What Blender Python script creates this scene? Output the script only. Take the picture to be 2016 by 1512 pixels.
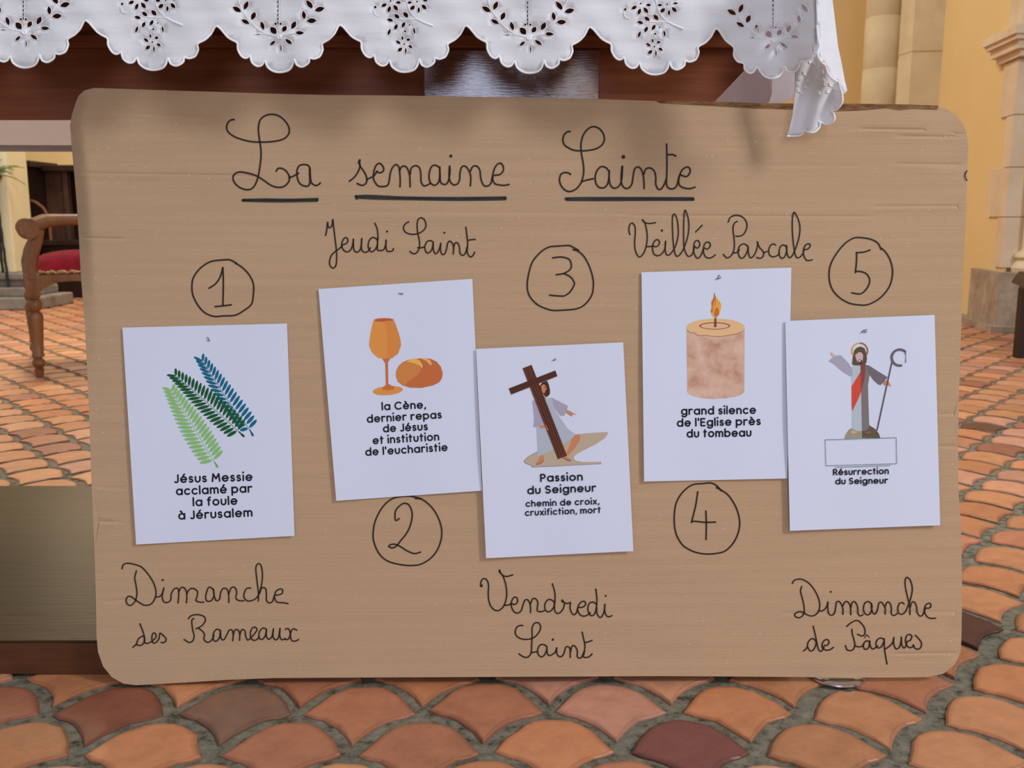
import bpy, bmesh, math, random
from mathutils import Vector, Matrix
from mathutils.geometry import delaunay_2d_cdt
random.seed(7)
S = bpy.context.scene
for o in list(bpy.data.objects): bpy.data.objects.remove(o)

# ------------------------------------------------------------ camera
IW, IH, F = 2016, 1512, 1920.0          # frame and focal length in pixels
CH = 0.649                              # camera height above the tiles
PIT = math.atan(331 / 1920)             # looking down this much
CP, SP = math.cos(PIT), math.sin(PIT)
cd = bpy.data.cameras.new('camera'); cam = bpy.data.objects.new('camera', cd)
S.collection.objects.link(cam); S.camera = cam
cam.location = (0, 0, CH); cam.rotation_euler = (math.pi / 2 - PIT, 0, 0)
cd.sensor_fit = 'HORIZONTAL'; cd.sensor_width = 36; cd.lens = 36 * F / IW
cd.clip_start = 0.02
cd.dof.use_dof = True; cd.dof.focus_distance = 1.38; cd.dof.aperture_fstop = 11

# ------------------------------------------------------------ light
S.view_settings.view_transform = 'Standard'; S.view_settings.look = 'None'
S.view_settings.exposure = -0.06; S.view_settings.gamma = 1.0
try: S.view_settings.use_curve_mapping = False
except Exception: pass
W = bpy.data.worlds.new('church_daylight'); S.world = W; W.use_nodes = True
bg = W.node_tree.nodes['Background']
bg.inputs[0].default_value = (0.90, 0.94, 1.0, 1); bg.inputs[1].default_value = 0.47

def area(name, loc, target, size, power, col, sy=None):
    l = bpy.data.lights.new(name, 'AREA'); o = bpy.data.objects.new(name, l)
    S.collection.objects.link(o); o.location = loc
    o.rotation_euler = (Vector(target) - Vector(loc)).to_track_quat('-Z', 'Y').to_euler()
    l.energy = power; l.color = col
    l.shape = 'RECTANGLE'; l.size = size; l.size_y = sy or size
    return o
area('nave_window_light', (4.6, -1.6, 3.7), (0.2, 1.4, 0.6), 0.9, 210, (0.95, 0.96, 1.0), 1.6)
area('entrance_door_light', (-0.40, -6.0, 1.9), (-0.1, 1.4, 0.8), 1.5, 130, (0.66, 0.75, 1.0), 2.2)
area('lamp_light', (0.75, -5.5, 1.9), (0.3, 1.4, 0.8), 0.5, 14, (1.0, 0.75, 0.5), 1.1)
area('choir_fill', (-2.0, 5.3, 6.0), (-1.9, 5.5, 0), 2.0, 310, (1.0, 0.93, 0.80))  # added warm fill, no fixture here: brightens the apse wall and back floor
area('step_glint_fill', (-3.75, 8.5, 2.6), (-0.8, 1.6, 0), 0.6, 22, (1.0, 0.84, 0.60), 1.5)  # added panel, no actual window: puts a warm highlight on the altar step

# ------------------------------------------------------------ helpers: pixels to places
RT, FW, UP = Vector((1, 0, 0)), Vector((0, CP, -SP)), Vector((0, SP, CP))
CAM = Vector((0, 0, CH))
def ray(x, y): return FW * F + RT * (x - IW / 2) - UP * (y - IH / 2)
def on_plane(x, y, P, n):
    d = ray(x, y); return CAM + d * ((P - CAM).dot(n) / d.dot(n))
def at_y(x, y, Y): return on_plane(x, y, Vector((0, Y, 0)), Vector((0, 1, 0)))
def at_z(x, y, z=0.0): return on_plane(x, y, Vector((0, 0, z)), Vector((0, 0, 1)))

# ------------------------------------------------------------ helpers: objects
def link(o, parent=None):
    S.collection.objects.link(o)
    if parent: o.parent = parent
    return o
LOCAL = set()                             # things whose parts are given in the thing's own frame
def base_of(p):
    v = Vector((0, 0, 0))
    while p is not None:
        if p.name in LOCAL: return Vector((0, 0, 0))
        v = v + Vector(p.location); p = p.parent
    return v
def mesh(name, verts, faces, mats, parent=None, smooth=False, origin=None, mi=None):
    """one mesh object; verts are world places (or the thing's own frame when it is in LOCAL)"""
    base = Vector(origin) if origin is not None else base_of(parent)
    m = bpy.data.meshes.new(name)
    m.from_pydata([tuple(Vector(v) - base) for v in verts], [], faces)
    for mm in (mats if isinstance(mats, (list, tuple)) else [mats]): m.materials.append(mm)
    if mi: m.polygons.foreach_set('material_index', mi)
    if smooth: m.polygons.foreach_set('use_smooth', [True] * len(m.polygons))
    m.update()
    o = bpy.data.objects.new(name, m); link(o, parent)
    if parent is None: o.location = base
    return o
def thing(name, label, cat, loc=(0, 0, 0), rz=0, group=None, local=False):
    o = bpy.data.objects.new(name, None); o.empty_display_size = 0.05
    if local: LOCAL.add(o.name)
    link(o); o.location = loc; o.rotation_euler = (0, 0, rz)
    o['label'] = label; o['category'] = cat
    if group: o['group'] = group
    return o
def tag(o, label, cat, group=None):
    o['label'] = label; o['category'] = cat
    if group: o['group'] = group
    return o
def struct(o): o['kind'] = 'structure'; return o

class MB:                                # collects shapes for one mesh
    def __init__(s): s.v = []; s.f = []
    def add(s, v, f):
        n = len(s.v); s.v += [Vector(p) for p in v]; s.f += [tuple(i + n for i in q) for q in f]; return s
    def box(s, a, b, bev=0.0):
        bm = bmesh.new(); bmesh.ops.create_cube(bm, size=1)
        c = [(a[i] + b[i]) / 2 for i in range(3)]; d = [abs(b[i] - a[i]) for i in range(3)]
        for v in bm.verts: v.co = Vector((c[i] + v.co[i] * d[i] for i in range(3)))
        if bev: bmesh.ops.bevel(bm, geom=bm.edges[:], offset=bev, segments=2, affect='EDGES', profile=0.6)
        bm.verts.index_update()
        s.add([v.co.copy() for v in bm.verts], [[v.index for v in f.verts] for f in bm.faces]); bm.free(); return s
    def tube(s, pts, r, n=8, cap=True, closed=False):
        pts = [Vector(p) for p in pts]; k = len(pts)
        rs = r if isinstance(r, (list, tuple)) else [r] * k
        V = []; up = None
        for i, p in enumerate(pts):
            if closed: t = pts[(i + 1) % k] - pts[i - 1]
            else: t = pts[min(i + 1, k - 1)] - pts[max(i - 1, 0)]
            t.normalize()
            if up is None:
                up = Vector((0, 0, 1)) if abs(t.z) < 0.9 else Vector((1, 0, 0))
            side = t.cross(up)
            if side.length < 1e-6: side = t.orthogonal()
            side.normalize(); up = side.cross(t).normalized()
            for j in range(n):
                a = 2 * math.pi * j / n; V.append(p + (side * math.cos(a) + up * math.sin(a)) * rs[i])
        Fc = []
        for i in range(k if closed else k - 1):
            i2 = (i + 1) % k
            for j in range(n): Fc.append((i * n + j, i * n + (j + 1) % n, i2 * n + (j + 1) % n, i2 * n + j))
        if cap and not closed:
            Fc.append(tuple(range(n))[::-1]); Fc.append(tuple((k - 1) * n + j for j in range(n)))
        return s.add(V, Fc)
    def lathe(s, prof, c=(0, 0, 0), n=20):
        c = Vector(c); V = []
        for r, z in prof:
            for j in range(n):
                a = 2 * math.pi * j / n; V.append(c + Vector((r * math.cos(a), r * math.sin(a), z)))
        Fc = []; k = len(prof)
        for i in range(k - 1):
            for j in range(n): Fc.append((i * n + j, i * n + (j + 1) % n, (i + 1) * n + (j + 1) % n, (i + 1) * n + j))
        Fc.append(tuple(range(n))[::-1]); Fc.append(tuple((k - 1) * n + j for j in range(n)))
        return s.add(V, Fc)
    def prism(s, poly, d):               # polygon of 3-D points pushed along d
        k = len(poly); d = Vector(d); poly = [Vector(p) for p in poly]
        Fc = [tuple(range(k))[::-1], tuple(range(k, 2 * k))]
        for i in range(k): Fc.append((i, (i + 1) % k, k + (i + 1) % k, k + i))
        return s.add(poly + [p + d for p in poly], Fc)
    def build(s, name, m, parent=None, smooth=False, origin=None):
        o = mesh(name, s.v, s.f, m, parent, False, origin)
        bm = bmesh.new(); bm.from_mesh(o.data); bmesh.ops.recalc_face_normals(bm, faces=bm.faces)
        if smooth:
            for f in bm.faces: f.smooth = True
            for e in bm.edges:
                if len(e.link_faces) == 2 and e.calc_face_angle(0) > 0.7: e.smooth = False
        bm.to_mesh(o.data); bm.free(); return o

# ------------------------------------------------------------ helpers: 2-D outlines
def inside(x, y, poly):
    c = False; j = len(poly) - 1
    for i in range(len(poly)):
        xi, yi = poly[i]; xj, yj = poly[j]
        if (yi > y) != (yj > y) and x < (xj - xi) * (y - yi) / (yj - yi) + xi: c = not c
        j = i
    return c
def near(x, y, poly, d):
    d2 = d * d
    for i in range(len(poly)):
        ax, ay = poly[i - 1]; bx, by = poly[i]
        vx, vy = bx - ax, by - ay; L = vx * vx + vy * vy
        t = 0 if L == 0 else max(0, min(1, ((x - ax) * vx + (y - ay) * vy) / L))
        ex, ey = ax + t * vx - x, ay + t * vy - y
        if ex * ex + ey * ey < d2: return True
    return False
def fill(outline, holes=(), step=20, extra=(), skip=None):
    """triangles of an outline with holes; inner points every `step`"""
    V = []; E = []
    def loop(p):
        n = len(V)
        for q in p: V.append(Vector(q))
        for i in range(len(p)): E.append((n + i, n + (i + 1) % len(p)))
    loop(outline)
    for h in holes: loop(h)
    xs = [p[0] for p in outline]; ys = [p[1] for p in outline]
    bbs = [(min(p[0] for p in h) - step, max(p[0] for p in h) + step, min(p[1] for p in h) - step, max(p[1] for p in h) + step) for h in holes]
    gpts = list(extra); y = min(ys) + step * 0.5; k = 0
    while y < max(ys):
        x = min(xs) + step * (0.5 if k % 2 else 0.25)
        while x < max(xs):
            if skip is None or not skip(x, y): gpts.append((x, y))
            x += step
        y += step; k += 1
    for x, y in gpts:
        if not inside(x, y, outline) or near(x, y, outline, step * 0.3): continue
        bad = False
        for h, b in zip(holes, bbs):
            if b[0] < x < b[1] and b[2] < y < b[3] and (inside(x, y, h) or near(x, y, h, step * 0.2)): bad = True; break
        if not bad: V.append(Vector((x, y)))
    r = delaunay_2d_cdt(V, E, [], 0, 1e-3)
    P = [(v.x, v.y) for v in r[0]]; T = []
    for f in r[2]:
        cx = sum(P[i][0] for i in f) / len(f); cy = sum(P[i][1] for i in f) / len(f)
        if not inside(cx, cy, outline): continue
        if any(b[0] < cx < b[1] and b[2] < cy < b[3] and inside(cx, cy, h) for h, b in zip(holes, bbs)): continue
        T.append(tuple(f))
    return P, T
def skin(P, T, front, back=None):
    """front(x, y) gives the place of each point; back makes it a slab"""
    V = [front(x, y) for x, y in P]; Fc = []
    for t in T:
        a, b, c = (V[i] for i in t[:3])
        nrm = (b - a).cross(c - a); Fc.append(t if nrm.dot(a - CAM) < 0 else t[::-1])
    if back:
        n = len(V); V = V + [back(x, y) for x, y in P]; cnt = {}
        for t in Fc:
            for i in range(len(t)):
                cnt[(t[i], t[(i + 1) % len(t)])] = 1
        B = [t[::-1] for t in Fc]
        side = [(a, a + n, b + n, b) for (a, b) in cnt if (b, a) not in cnt]
        Fc = Fc + [tuple(i + n for i in t) for t in B] + [(q[0], q[1], q[2], q[3]) for q in side]
    used = sorted({i for f in Fc for i in f}); mp = {k: i for i, k in enumerate(used)}
    return [V[i] for i in used], [tuple(mp[i] for i in f) for f in Fc]
def smooth_pts(pts, sub=5, closed=False):
    pts = [(float(x), float(y)) for x, y in pts]; n = len(pts)
    if n < 3: return pts
    out = []
    for i in range(n if closed else n - 1):
        if closed: p0, p1, p2, p3 = pts[i - 1], pts[i], pts[(i + 1) % n], pts[(i + 2) % n]
        else: p0, p1, p2, p3 = pts[max(i - 1, 0)], pts[i], pts[i + 1], pts[min(i + 2, n - 1)]
        for k in range(sub):
            t = k / sub
            out.append(tuple(0.5 * (2 * p1[d] + (p2[d] - p0[d]) * t + (2 * p0[d] - 5 * p1[d] + 4 * p2[d] - p3[d]) * t * t
                       + (3 * p1[d] - p0[d] - 3 * p2[d] + p3[d]) * t ** 3) for d in (0, 1)))
    if not closed: out.append(pts[-1])
    return out
def ribbon(pts, w, closed=False):
    """flat stroke of width w along pts: 2-D verts and quads, with rounded ends"""
    q = [pts[0]]
    for p in pts[1:]:
        if math.hypot(p[0] - q[-1][0], p[1] - q[-1][1]) > 1e-3: q.append(p)
    pts = q; n = len(pts); V = []; Fc = []
    if n < 2: return V, Fc
    if not closed:
        for i in range(1, n - 1):
            ax, ay = pts[i][0] - pts[i - 1][0], pts[i][1] - pts[i - 1][1]; bx, by = pts[i + 1][0] - pts[i][0], pts[i + 1][1] - pts[i][1]
            if ax * bx + ay * by < 0.6 * math.hypot(ax, ay) * math.hypot(bx, by):
                V1, F1 = ribbon(pts[:i + 1], w); V2, F2 = ribbon(pts[i:], w); k = len(V1)
                return V1 + V2, F1 + [tuple(j + k for j in f) for f in F2]
    for i in range(n):
        a = pts[i - 1] if (i > 0 or closed) else pts[i]; b = pts[(i + 1) % n] if (i < n - 1 or closed) else pts[i]
        dx, dy = b[0] - a[0], b[1] - a[1]; L = math.hypot(dx, dy) or 1
        nx, ny = -dy / L * w / 2, dx / L * w / 2
        V += [(pts[i][0] + nx, pts[i][1] + ny), (pts[i][0] - nx, pts[i][1] - ny)]
    for i in range(n if closed else n - 1):
        j = (i + 1) % n; Fc.append((2 * i, 2 * i + 1, 2 * j + 1, 2 * j))
    if not closed:
        for c in (pts[0], pts[-1]):
            m = len(V); V += [(c[0] + w / 2 * math.cos(k * math.pi / 4), c[1] + w / 2 * math.sin(k * math.pi / 4)) for k in range(8)]
            Fc.append(tuple(range(m, m + 8)))
    return V, Fc
def disc(c, r, n=12, ry=None, rot=0):
    ry = ry or r; ca, sa = math.cos(rot), math.sin(rot); out = []
    for k in range(n):
        a = 2 * math.pi * k / n; x, y = r * math.cos(a), ry * math.sin(a)
        out.append((c[0] + x * ca - y * sa, c[1] + x * sa + y * ca))
    return out

# ------------------------------------------------------------ materials
def lin(c):
    return tuple((v / 255 / 12.92 if v / 255 <= 0.04045 else ((v / 255 + 0.055) / 1.055) ** 2.4) for v in c) + (1,)
def mat(name, c, rough=0.7, spec=0.3, metal=0.0):
    m = bpy.data.materials.new(name); m.use_nodes = True
    b = m.node_tree.nodes['Principled BSDF']
    b.inputs['Base Color'].default_value = lin(c); b.inputs['Roughness'].default_value = rough
    b.inputs['Metallic'].default_value = metal
    b.inputs['Specular IOR Level'].default_value = spec
    return m
class N:                                  # tiny node-graph helper
    def __init__(s, m): s.t = m.node_tree; s.n = s.t.nodes; s.b = s.n['Principled BSDF']
    def new(s, k, **kw):
        x = s.n.new(k)
        for a, v in kw.items(): setattr(x, a, v)
        return x
    def link(s, a, b): s.t.links.new(a, b)
    def coords(s, scale=(1, 1, 1), kind='Object'):
        tc = s.new('ShaderNodeTexCoord'); mp = s.new('ShaderNodeMapping'); mp.inputs['Scale'].default_value = scale
        s.link(tc.outputs[kind], mp.inputs[0]); return mp.outputs[0]
    def noise(s, co, scale, detail=3, rough=0.5):
        x = s.new('ShaderNodeTexNoise'); x.inputs['Scale'].default_value = scale
        x.inputs['Detail'].default_value = detail; x.inputs['Roughness'].default_value = rough
        s.link(co, x.inputs['Vector']); return x.outputs['Fac']
    def ramp(s, fac, stops):
        r = s.new('ShaderNodeValToRGB'); e = r.color_ramp.elements
        while len(e) < len(stops): e.new(0.5)
        for x, (p, c) in zip(e, stops): x.position = p; x.color = lin(c)
        s.link(fac, r.inputs[0]); return r.outputs[0]
    def mix(s, a, b, fac, mode='MIX'):
        x = s.new('ShaderNodeMix', data_type='RGBA', blend_type=mode)
        for v, k in ((fac, 0), (a, 6), (b, 7)):
            if isinstance(v, (int, float)): x.inputs[k].default_value = v
            elif isinstance(v, tuple): x.inputs[k].default_value = v
            else: s.link(v, x.inputs[k])
        return x.outputs[2]
    def col(s, c): s.link(c, s.b.inputs['Base Color'])
    def bump(s, h, strength=0.3, dist=0.002, prev=None):
        x = s.new('ShaderNodeBump'); x.inputs['Strength'].default_value = strength; x.inputs['Distance'].default_value = dist
        s.link(h, x.inputs['Height'])
        if prev: s.link(prev, x.inputs['Normal'])
        s.link(x.outputs[0], s.b.inputs['Normal']); return x.outputs[0]

def make_noisy(name, stops, scale, stretch=(1, 1, 1), rough=0.7, spec=0.3, bump=0.2, dist=0.002, bscale=None, detail=5):
    m = mat(name, stops[0][1], rough, spec); g = N(m); co = g.coords(stretch)
    f = g.noise(co, scale, detail, 0.6); g.col(g.ramp(f, stops))
    if bump: g.bump(g.noise(co, bscale or scale * 4, 4), bump, dist)
    return m
M = {}
# cardboard: warm grey brown, ribs and fibres run across, a few pale flecks
m = mat('cardboard', (176, 150, 122), 0.85, 0.15); g = N(m)
co = g.coords((1, 1, 1)); st = g.coords((2.2, 2.2, 60)); fl = g.coords((60, 60, 260))
c1 = g.ramp(g.noise(st, 1.6, 4), [(0.3, (186, 154, 121)), (0.7, (193, 160, 126))])
c2 = g.ramp(g.noise(fl, 3.0, 2), [(0.25, (215, 215, 215)), (0.75, (255, 255, 255))])
c3 = g.mix(c1, c2, 0.22, 'MULTIPLY')
vo = g.new('ShaderNodeTexVoronoi'); vo.inputs['Scale'].default_value = 60; g.link(co, vo.inputs['Vector'])
fk = g.ramp(vo.outputs['Distance'], [(0.032, (255, 255, 255)), (0.05, (0, 0, 0))])
g.col(g.mix(c3, lin((222, 205, 180)), fk))
wv = g.new('ShaderNodeTexWave', wave_type='BANDS', bands_direction='Z'); wv.inputs['Scale'].default_value = 62
wv.inputs['Distortion'].default_value = 0.4; g.link(co, wv.inputs['Vector'])
b1 = g.bump(wv.outputs['Fac'], 0.06, 0.001)
b2 = g.bump(g.noise(st, 2.2, 5), 0.12, 0.002, b1)
g.bump(g.noise(g.coords((500, 500, 900)), 1.0, 2), 0.08, 0.0006, b2)
M['card'] = m
M['card_edge'] = make_noisy('torn_cardboard', [(0.35, (96, 66, 40)), (0.65, (150, 112, 76))], 60, (1, 1, 6), 0.9, 0.1, 0.5)
M['ink'] = mat('black_felt_pen', (40, 29, 21), 0.6, 0.25)
M['ink_thick'] = make_noisy('black_marker', [(0.40, (28, 26, 24)), (0.78, (62, 56, 50))], 160, (1, 1, 6), 0.5, 0.3, 0)
m = mat('printer_paper', (215, 219, 236), 0.75, 0.2); g = N(m); g.bump(g.noise(g.coords(), 14, 2), 0.12, 0.004); M['paper'] = m
M['print'] = mat('black_print', (22, 22, 28), 0.6, 0.2)
def flat(name, c): M[name] = mat(name, c, 0.7, 0.2); return M[name]
m = mat('white_cotton', (246, 246, 248), 0.9, 0.1); g = N(m)
gb = g.bump(g.noise(g.coords((1, 1, 5)), 14, 4), 0.25, 0.006)
g.bump(g.noise(g.coords((900, 900, 900)), 1, 1), 0.10, 0.0005, gb)
tr = g.new('ShaderNodeBsdfTranslucent'); tr.inputs[0].default_value = lin((240, 234, 238)); mx = g.new('ShaderNodeMixShader'); mx.inputs[0].default_value = 0.22
out = g.n['Material Output']; g.link(g.b.outputs[0], mx.inputs[1]); g.link(tr.outputs[0], mx.inputs[2]); g.link(mx.outputs[0], out.inputs[0])
M['cotton'] = m
m2 = m.copy(); m2.name = 'cotton_lightened'; M['cotton_lit'] = m2  # copy of the cotton, more translucent to lighten the shaded inner drops
for nd in m2.node_tree.nodes:
    if nd.type == 'MIX_SHADER': nd.inputs[0].default_value = 0.6
    if nd.type == 'BSDF_TRANSLUCENT': nd.inputs[0].default_value = lin((250, 247, 250))
    if nd.type == 'BSDF_PRINCIPLED': nd.inputs['Base Color'].default_value = lin((242, 238, 241))
M['thread'] = mat('white_embroidery', (247, 247, 248), 0.8, 0.15)
def wood(name, a, b, stretch, rough=0.4, spec=0.4, scale=4, bump=0.15):
    M[name] = make_noisy(name, [(0.3, a), (0.7, b)], scale, stretch, rough, spec, bump, 0.002, detail=6); return M[name]
wood('altar_wood', (112, 56, 28), (142, 78, 42), (1, 6, 22), 0.5, 0.2)
wood('pedestal_wood', (92, 48, 28), (132, 74, 44), (3, 6, 40), 0.13, 0.55, 4, 0.12)
wood('step_wood', (52, 33, 13), (70, 47, 21), (1.2, 18, 18), 0.32, 0.10)
wood('step_front', (70, 38, 20), (92, 52, 28), (1.2, 10, 14), 0.4, 0.4)
wood('chair_wood', (106, 66, 38), (140, 94, 56), (8, 8, 3), 0.42, 0.35)
wood('dark_wood', (32, 19, 13), (50, 31, 22), (5, 5, 1.2), 0.45, 0.35)
wood('brown_wood', (62, 40, 28), (84, 58, 42), (5, 5, 1), 0.5, 0.3)
M['velvet'] = make_noisy('red_velvet', [(0.3, (98, 8, 20)), (0.7, (134, 16, 32))], 20, (1, 1, 1), 0.9, 0.1, 0.2)
M['velvet'].node_tree.nodes['Principled BSDF'].inputs['Sheen Weight'].default_value = 0.03
M['braid'] = make_noisy('gold_braid', [(0.4, (100, 70, 30)), (0.6, (196, 160, 96))], 160, (1, 1, 1), 0.6, 0.4, 0.6)
M['stone'] = make_noisy('cream_limestone', [(0.3, (200, 180, 142)), (0.7, (216, 196, 160))], 5, (1, 1, 1), 0.9, 0.15, 0.4, 0.006, 14)
M['stone_pale'] = make_noisy('pale_limestone', [(0.3, (206, 180, 148)), (0.7, (222, 200, 170))], 5, (1, 1, 1), 0.9, 0.15, 0.3, 0.006, 14)
M['stone_grey'] = make_noisy('grey_stone', [(0.3, (140, 122, 104)), (0.7, (182, 162, 140))], 9, (1, 1, 1), 0.9, 0.15, 0.6, 0.008, 30)
M['stone_dark'] = make_noisy('worn_base_stone', [(0.3, (112, 104, 92)), (0.7, (158, 148, 134))], 6, (1, 1, 1), 0.9, 0.15, 0.4, 0.006, 14)
M['stone_olive'] = make_noisy('weathered_stone', [(0.3, (126, 108, 78)), (0.7, (152, 134, 102))], 5, (1, 1, 1), 0.9, 0.15, 0.4, 0.006, 14)
M['stone_yellow'] = make_noisy('limewashed_stone', [(0.3, (224, 210, 164)), (0.7, (238, 226, 186))], 2.5, (1, 1, 1), 0.9, 0.15, 0.3, 0.006, 14)
M['ochre'] = make_noisy('ochre_plaster', [(0.3, (222, 190, 132)), (0.7, (228, 198, 142))], 1.3, (1, 1, 1), 0.9, 0.15, 0.15, 0.004, 20)
M['iron'] = mat('black_iron', (22, 22, 24), 0.5, 0.4)
M['chrome'] = mat('polished_steel', (205, 205, 210), 0.18, 0.5, 1.0)
M['wire'] = mat('steel_wire', (120, 120, 128), 0.35, 0.5, 1.0)
M['leaf'] = make_noisy('fern_green', [(0.3, (62, 84, 40)), (0.7, (120, 138, 74))], 30, (1, 1, 1), 0.6, 0.3, 0)
M['petal'] = mat('white_petal', (238, 236, 226), 0.7, 0.2)
# floor
m = mat('terracotta_tile', (200, 118, 76), 0.42, 0.45); g = N(m)
at = g.new('ShaderNodeAttribute'); at.attribute_name = 'tint'
co = g.coords()
c = g.mix(at.outputs['Color'], g.ramp(g.noise(co, 26, 5, 0.65), [(0.25, (205, 198, 196)), (0.75, (255, 255, 255))]), 0.7, 'MULTIPLY')
c = g.mix(c, lin((205, 160, 140)), g.ramp(g.noise(co, 60, 6, 0.7), [(0.58, (0, 0, 0)), (0.80, (110, 110, 110))]))
c = g.mix(c, lin((96, 58, 44)), g.ramp(g.noise(co, 11, 3), [(0.60, (0, 0, 0)), (0.80, (120, 120, 120))]))
g.col(c); g.bump(g.noise(co, 34, 6, 0.6), 0.35, 0.004)
M['tile'] = m
m = mat('cement_joint', (128, 122, 110), 0.9, 0.2); g = N(m); co = g.coords()
g.col(g.ramp(g.noise(co, 55, 6, 0.7), [(0.33, (62, 59, 48)), (0.48, (122, 116, 98)), (0.72, (152, 144, 124))]))
g.bump(g.noise(co, 80, 6, 0.7), 0.5, 0.005)
M['joint'] = m

# ============================================================ THE SETTING
def tile_floor():
    w, r, gx = 0.167, 0.0985, 0.018
    a = (w - gx) / 2; b = 0.078; ex = 2.5
    def arc(x, aa, bb): return bb * (1 - min(1, abs(x) / aa) ** ex)
    half = []                                       # one scale: round back edge, two hollow front edges, a point
    for k in range(13): x = -a + 2 * a * k / 12; half.append((x, arc(x, a, b)))
    g = gx * 0.7
    for k in range(1, 7):                           # right hollow edge follows the next row's arc
        x = a - a * k / 6; half.append((x, -r + arc(x - w / 2, a + gx, b + g)))
    for k in range(1, 6):
        x = -a * k / 6; half.append((x, -r + arc(x + w / 2, a + gx, b + g)))
    half = half[::-1]; n = len(half)
    pal = [(218, 150, 104)] * 6 + [(214, 142, 96)] * 5 + [(222, 158, 120)] * 3 + [(204, 134, 98)] * 3 + [(216, 154, 126)] * 2 + [(182, 116, 88)] + [(226, 160, 108)] * 2
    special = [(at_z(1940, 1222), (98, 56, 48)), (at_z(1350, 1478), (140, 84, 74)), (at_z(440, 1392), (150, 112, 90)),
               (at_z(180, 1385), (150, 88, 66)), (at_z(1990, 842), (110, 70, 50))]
    V = []; Fc = []; MI = []; TI = []
    def sm(t): t = max(0, min(1, t)); return t * t * (3 - 2 * t)
    Y0, X0 = 1.206, 0.0474
    for j in range(-8, 76):
        cy = Y0 + r * j
        lim = cy * 0.62 + 1.0
        for i in range(-60, 60):
            cx = X0 + w * (i + (0.5 if j % 2 else 0)) + w / 2
            if abs(cx) > min(lim, 5.2) or cx > 4.4: continue
            wx, wy = cx, cy
            wy -= 0.045 * sm((cx - 0.05) / 0.8) * (1 - sm((cy - 1.35) / 0.7))
            wx += 0.006 * math.sin(cy * 2.3); wy += 0.008 * math.sin(cx * 3.1)
            rot = random.uniform(-0.035, 0.035); sc = random.uniform(0.97, 1.015); tz = random.uniform(-0.0012, 0.0008)
            tx, ty = random.uniform(-0.012, 0.012), random.uniform(-0.012, 0.012)
            wob = [random.gauss(0, 0.0011) for _ in range(n)]
            jx, jy = random.uniform(-0.0025, 0.0025), random.uniform(-0.0025, 0.0025)
            c = random.choice(pal); k = random.uniform(0.93, 1.06)
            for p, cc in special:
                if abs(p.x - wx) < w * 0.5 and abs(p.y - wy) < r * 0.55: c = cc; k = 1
            c = lin(tuple(min(255, v * k) for v in c))
            m0 = len(V)
            for ins, z, dk in ((0.0, -0.008, 0.5), (0.0006, -0.0022, 0.6), (0.0040, -0.0002, 0.74), (0.0105, 0.0, 1.0)):
                for q, (px, py) in enumerate(half):
                    ll = math.hypot(px, py) or 1
                    x, y = px * (1 - (ins + wob[q]) / ll) * sc, py * (1 - (ins + wob[q]) / ll) * sc
                    V.append((wx + jx + x * math.cos(rot) - y * math.sin(rot), wy + jy + x * math.sin(rot) + y * math.cos(rot), z + tz + tx * x + ty * y)); TI.append((c[0] * dk, c[1] * dk ** 1.15, c[2] * dk ** 1.2, 1))
            for L in (0, 1, 2):
                for q in range(n):
                    q2 = (q + 1) % n
                    Fc.append((m0 + L * n + q, m0 + L * n + q2, m0 + (L + 1) * n + q2, m0 + (L + 1) * n + q)); MI.append(0)
            Fc.append(tuple(range(m0 + 3 * n, m0 + 4 * n))); MI.append(0)
    m0 = len(V)
    V += [(-7, -6, -0.0045), (6.2, -6, -0.0045), (6.2, 9.6, -0.0045), (-7, 9.6, -0.0045)]; TI += [(0.2, 0.2, 0.2, 1)] * 4
    Fc.append((m0, m0 + 1, m0 + 2, m0 + 3)); MI.append(1)
    o = mesh('floor', V, Fc, [M['tile'], M['joint']], mi=MI)
    ca = o.data.color_attributes.new('tint', 'FLOAT_COLOR', 'POINT')
    ca.data.foreach_set('color', [v for c in TI for v in c])
    return struct(o)
tile_floor()

struct(MB().box((-7, 8.6, 0), (3.6, 8.9, 6)).build('wall_back', M['ochre']))
def wx(Y): return 2.78 + 0.134 * (Y - 5.47)          # the slanting right wall
struct(MB().prism([(wx(5.59), 5.59, 0), (wx(8.7), 8.7, 0), (wx(8.7) + 0.6, 8.7, 0), (3.5, 5.59, 0)], (0, 0, 6)).build('wall_right', M['ochre']))
def fxy(x, Y): return (x - 1008) / F * 0.985 * Y      # across for a pixel column at floor distance Y
# engaged column and its pilaster
cb = MB()
zs = [0.0, 0.5, 0.98, 1.355, 1.73, 2.1, 2.5, 2.9, 3.3, 3.7, 4.1, 6.0]
c0 = (2.79, 7.62, 0); pr = []
for z0, z1 in zip(zs[:-1], zs[1:]): pr += [(0.146, z0), (0.150, z0 + 0.008), (0.150, z1 - 0.008), (0.146, z1)]
cb.lathe(pr, c0, 32)
struct(cb.build('trim_1', M['stone'], smooth=True))
pb = MB()
pl = [(wx(7.08) + 0.02, 7.08), (fxy(1774, 7.12), 7.12), (fxy(1750, 7.3), 7.3), (fxy(1744, 7.9), 7.9), (3.3, 7.9), (3.3, 7.2)]
for z0, z1 in zip([0, 0.6, 1.05, 1.385, 1.78, 2.2, 2.7, 3.4], [0.6, 1.05, 1.385, 1.78, 2.2, 2.7, 3.4, 6]):
    for sc, za, zb in ((1, z0 + 0.006, z1 - 0.006), (0.985, z0, z0 + 0.006), (0.985, z1 - 0.006, z1)):
        cx, cy = 3.05, 7.5
        pb.prism([(cx + (x - cx) * sc, cy + (y - cy) * sc, za) for x, y in pl], (0, 0, zb - za))
struct(pb.build('trim_2', M['stone']))
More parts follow.
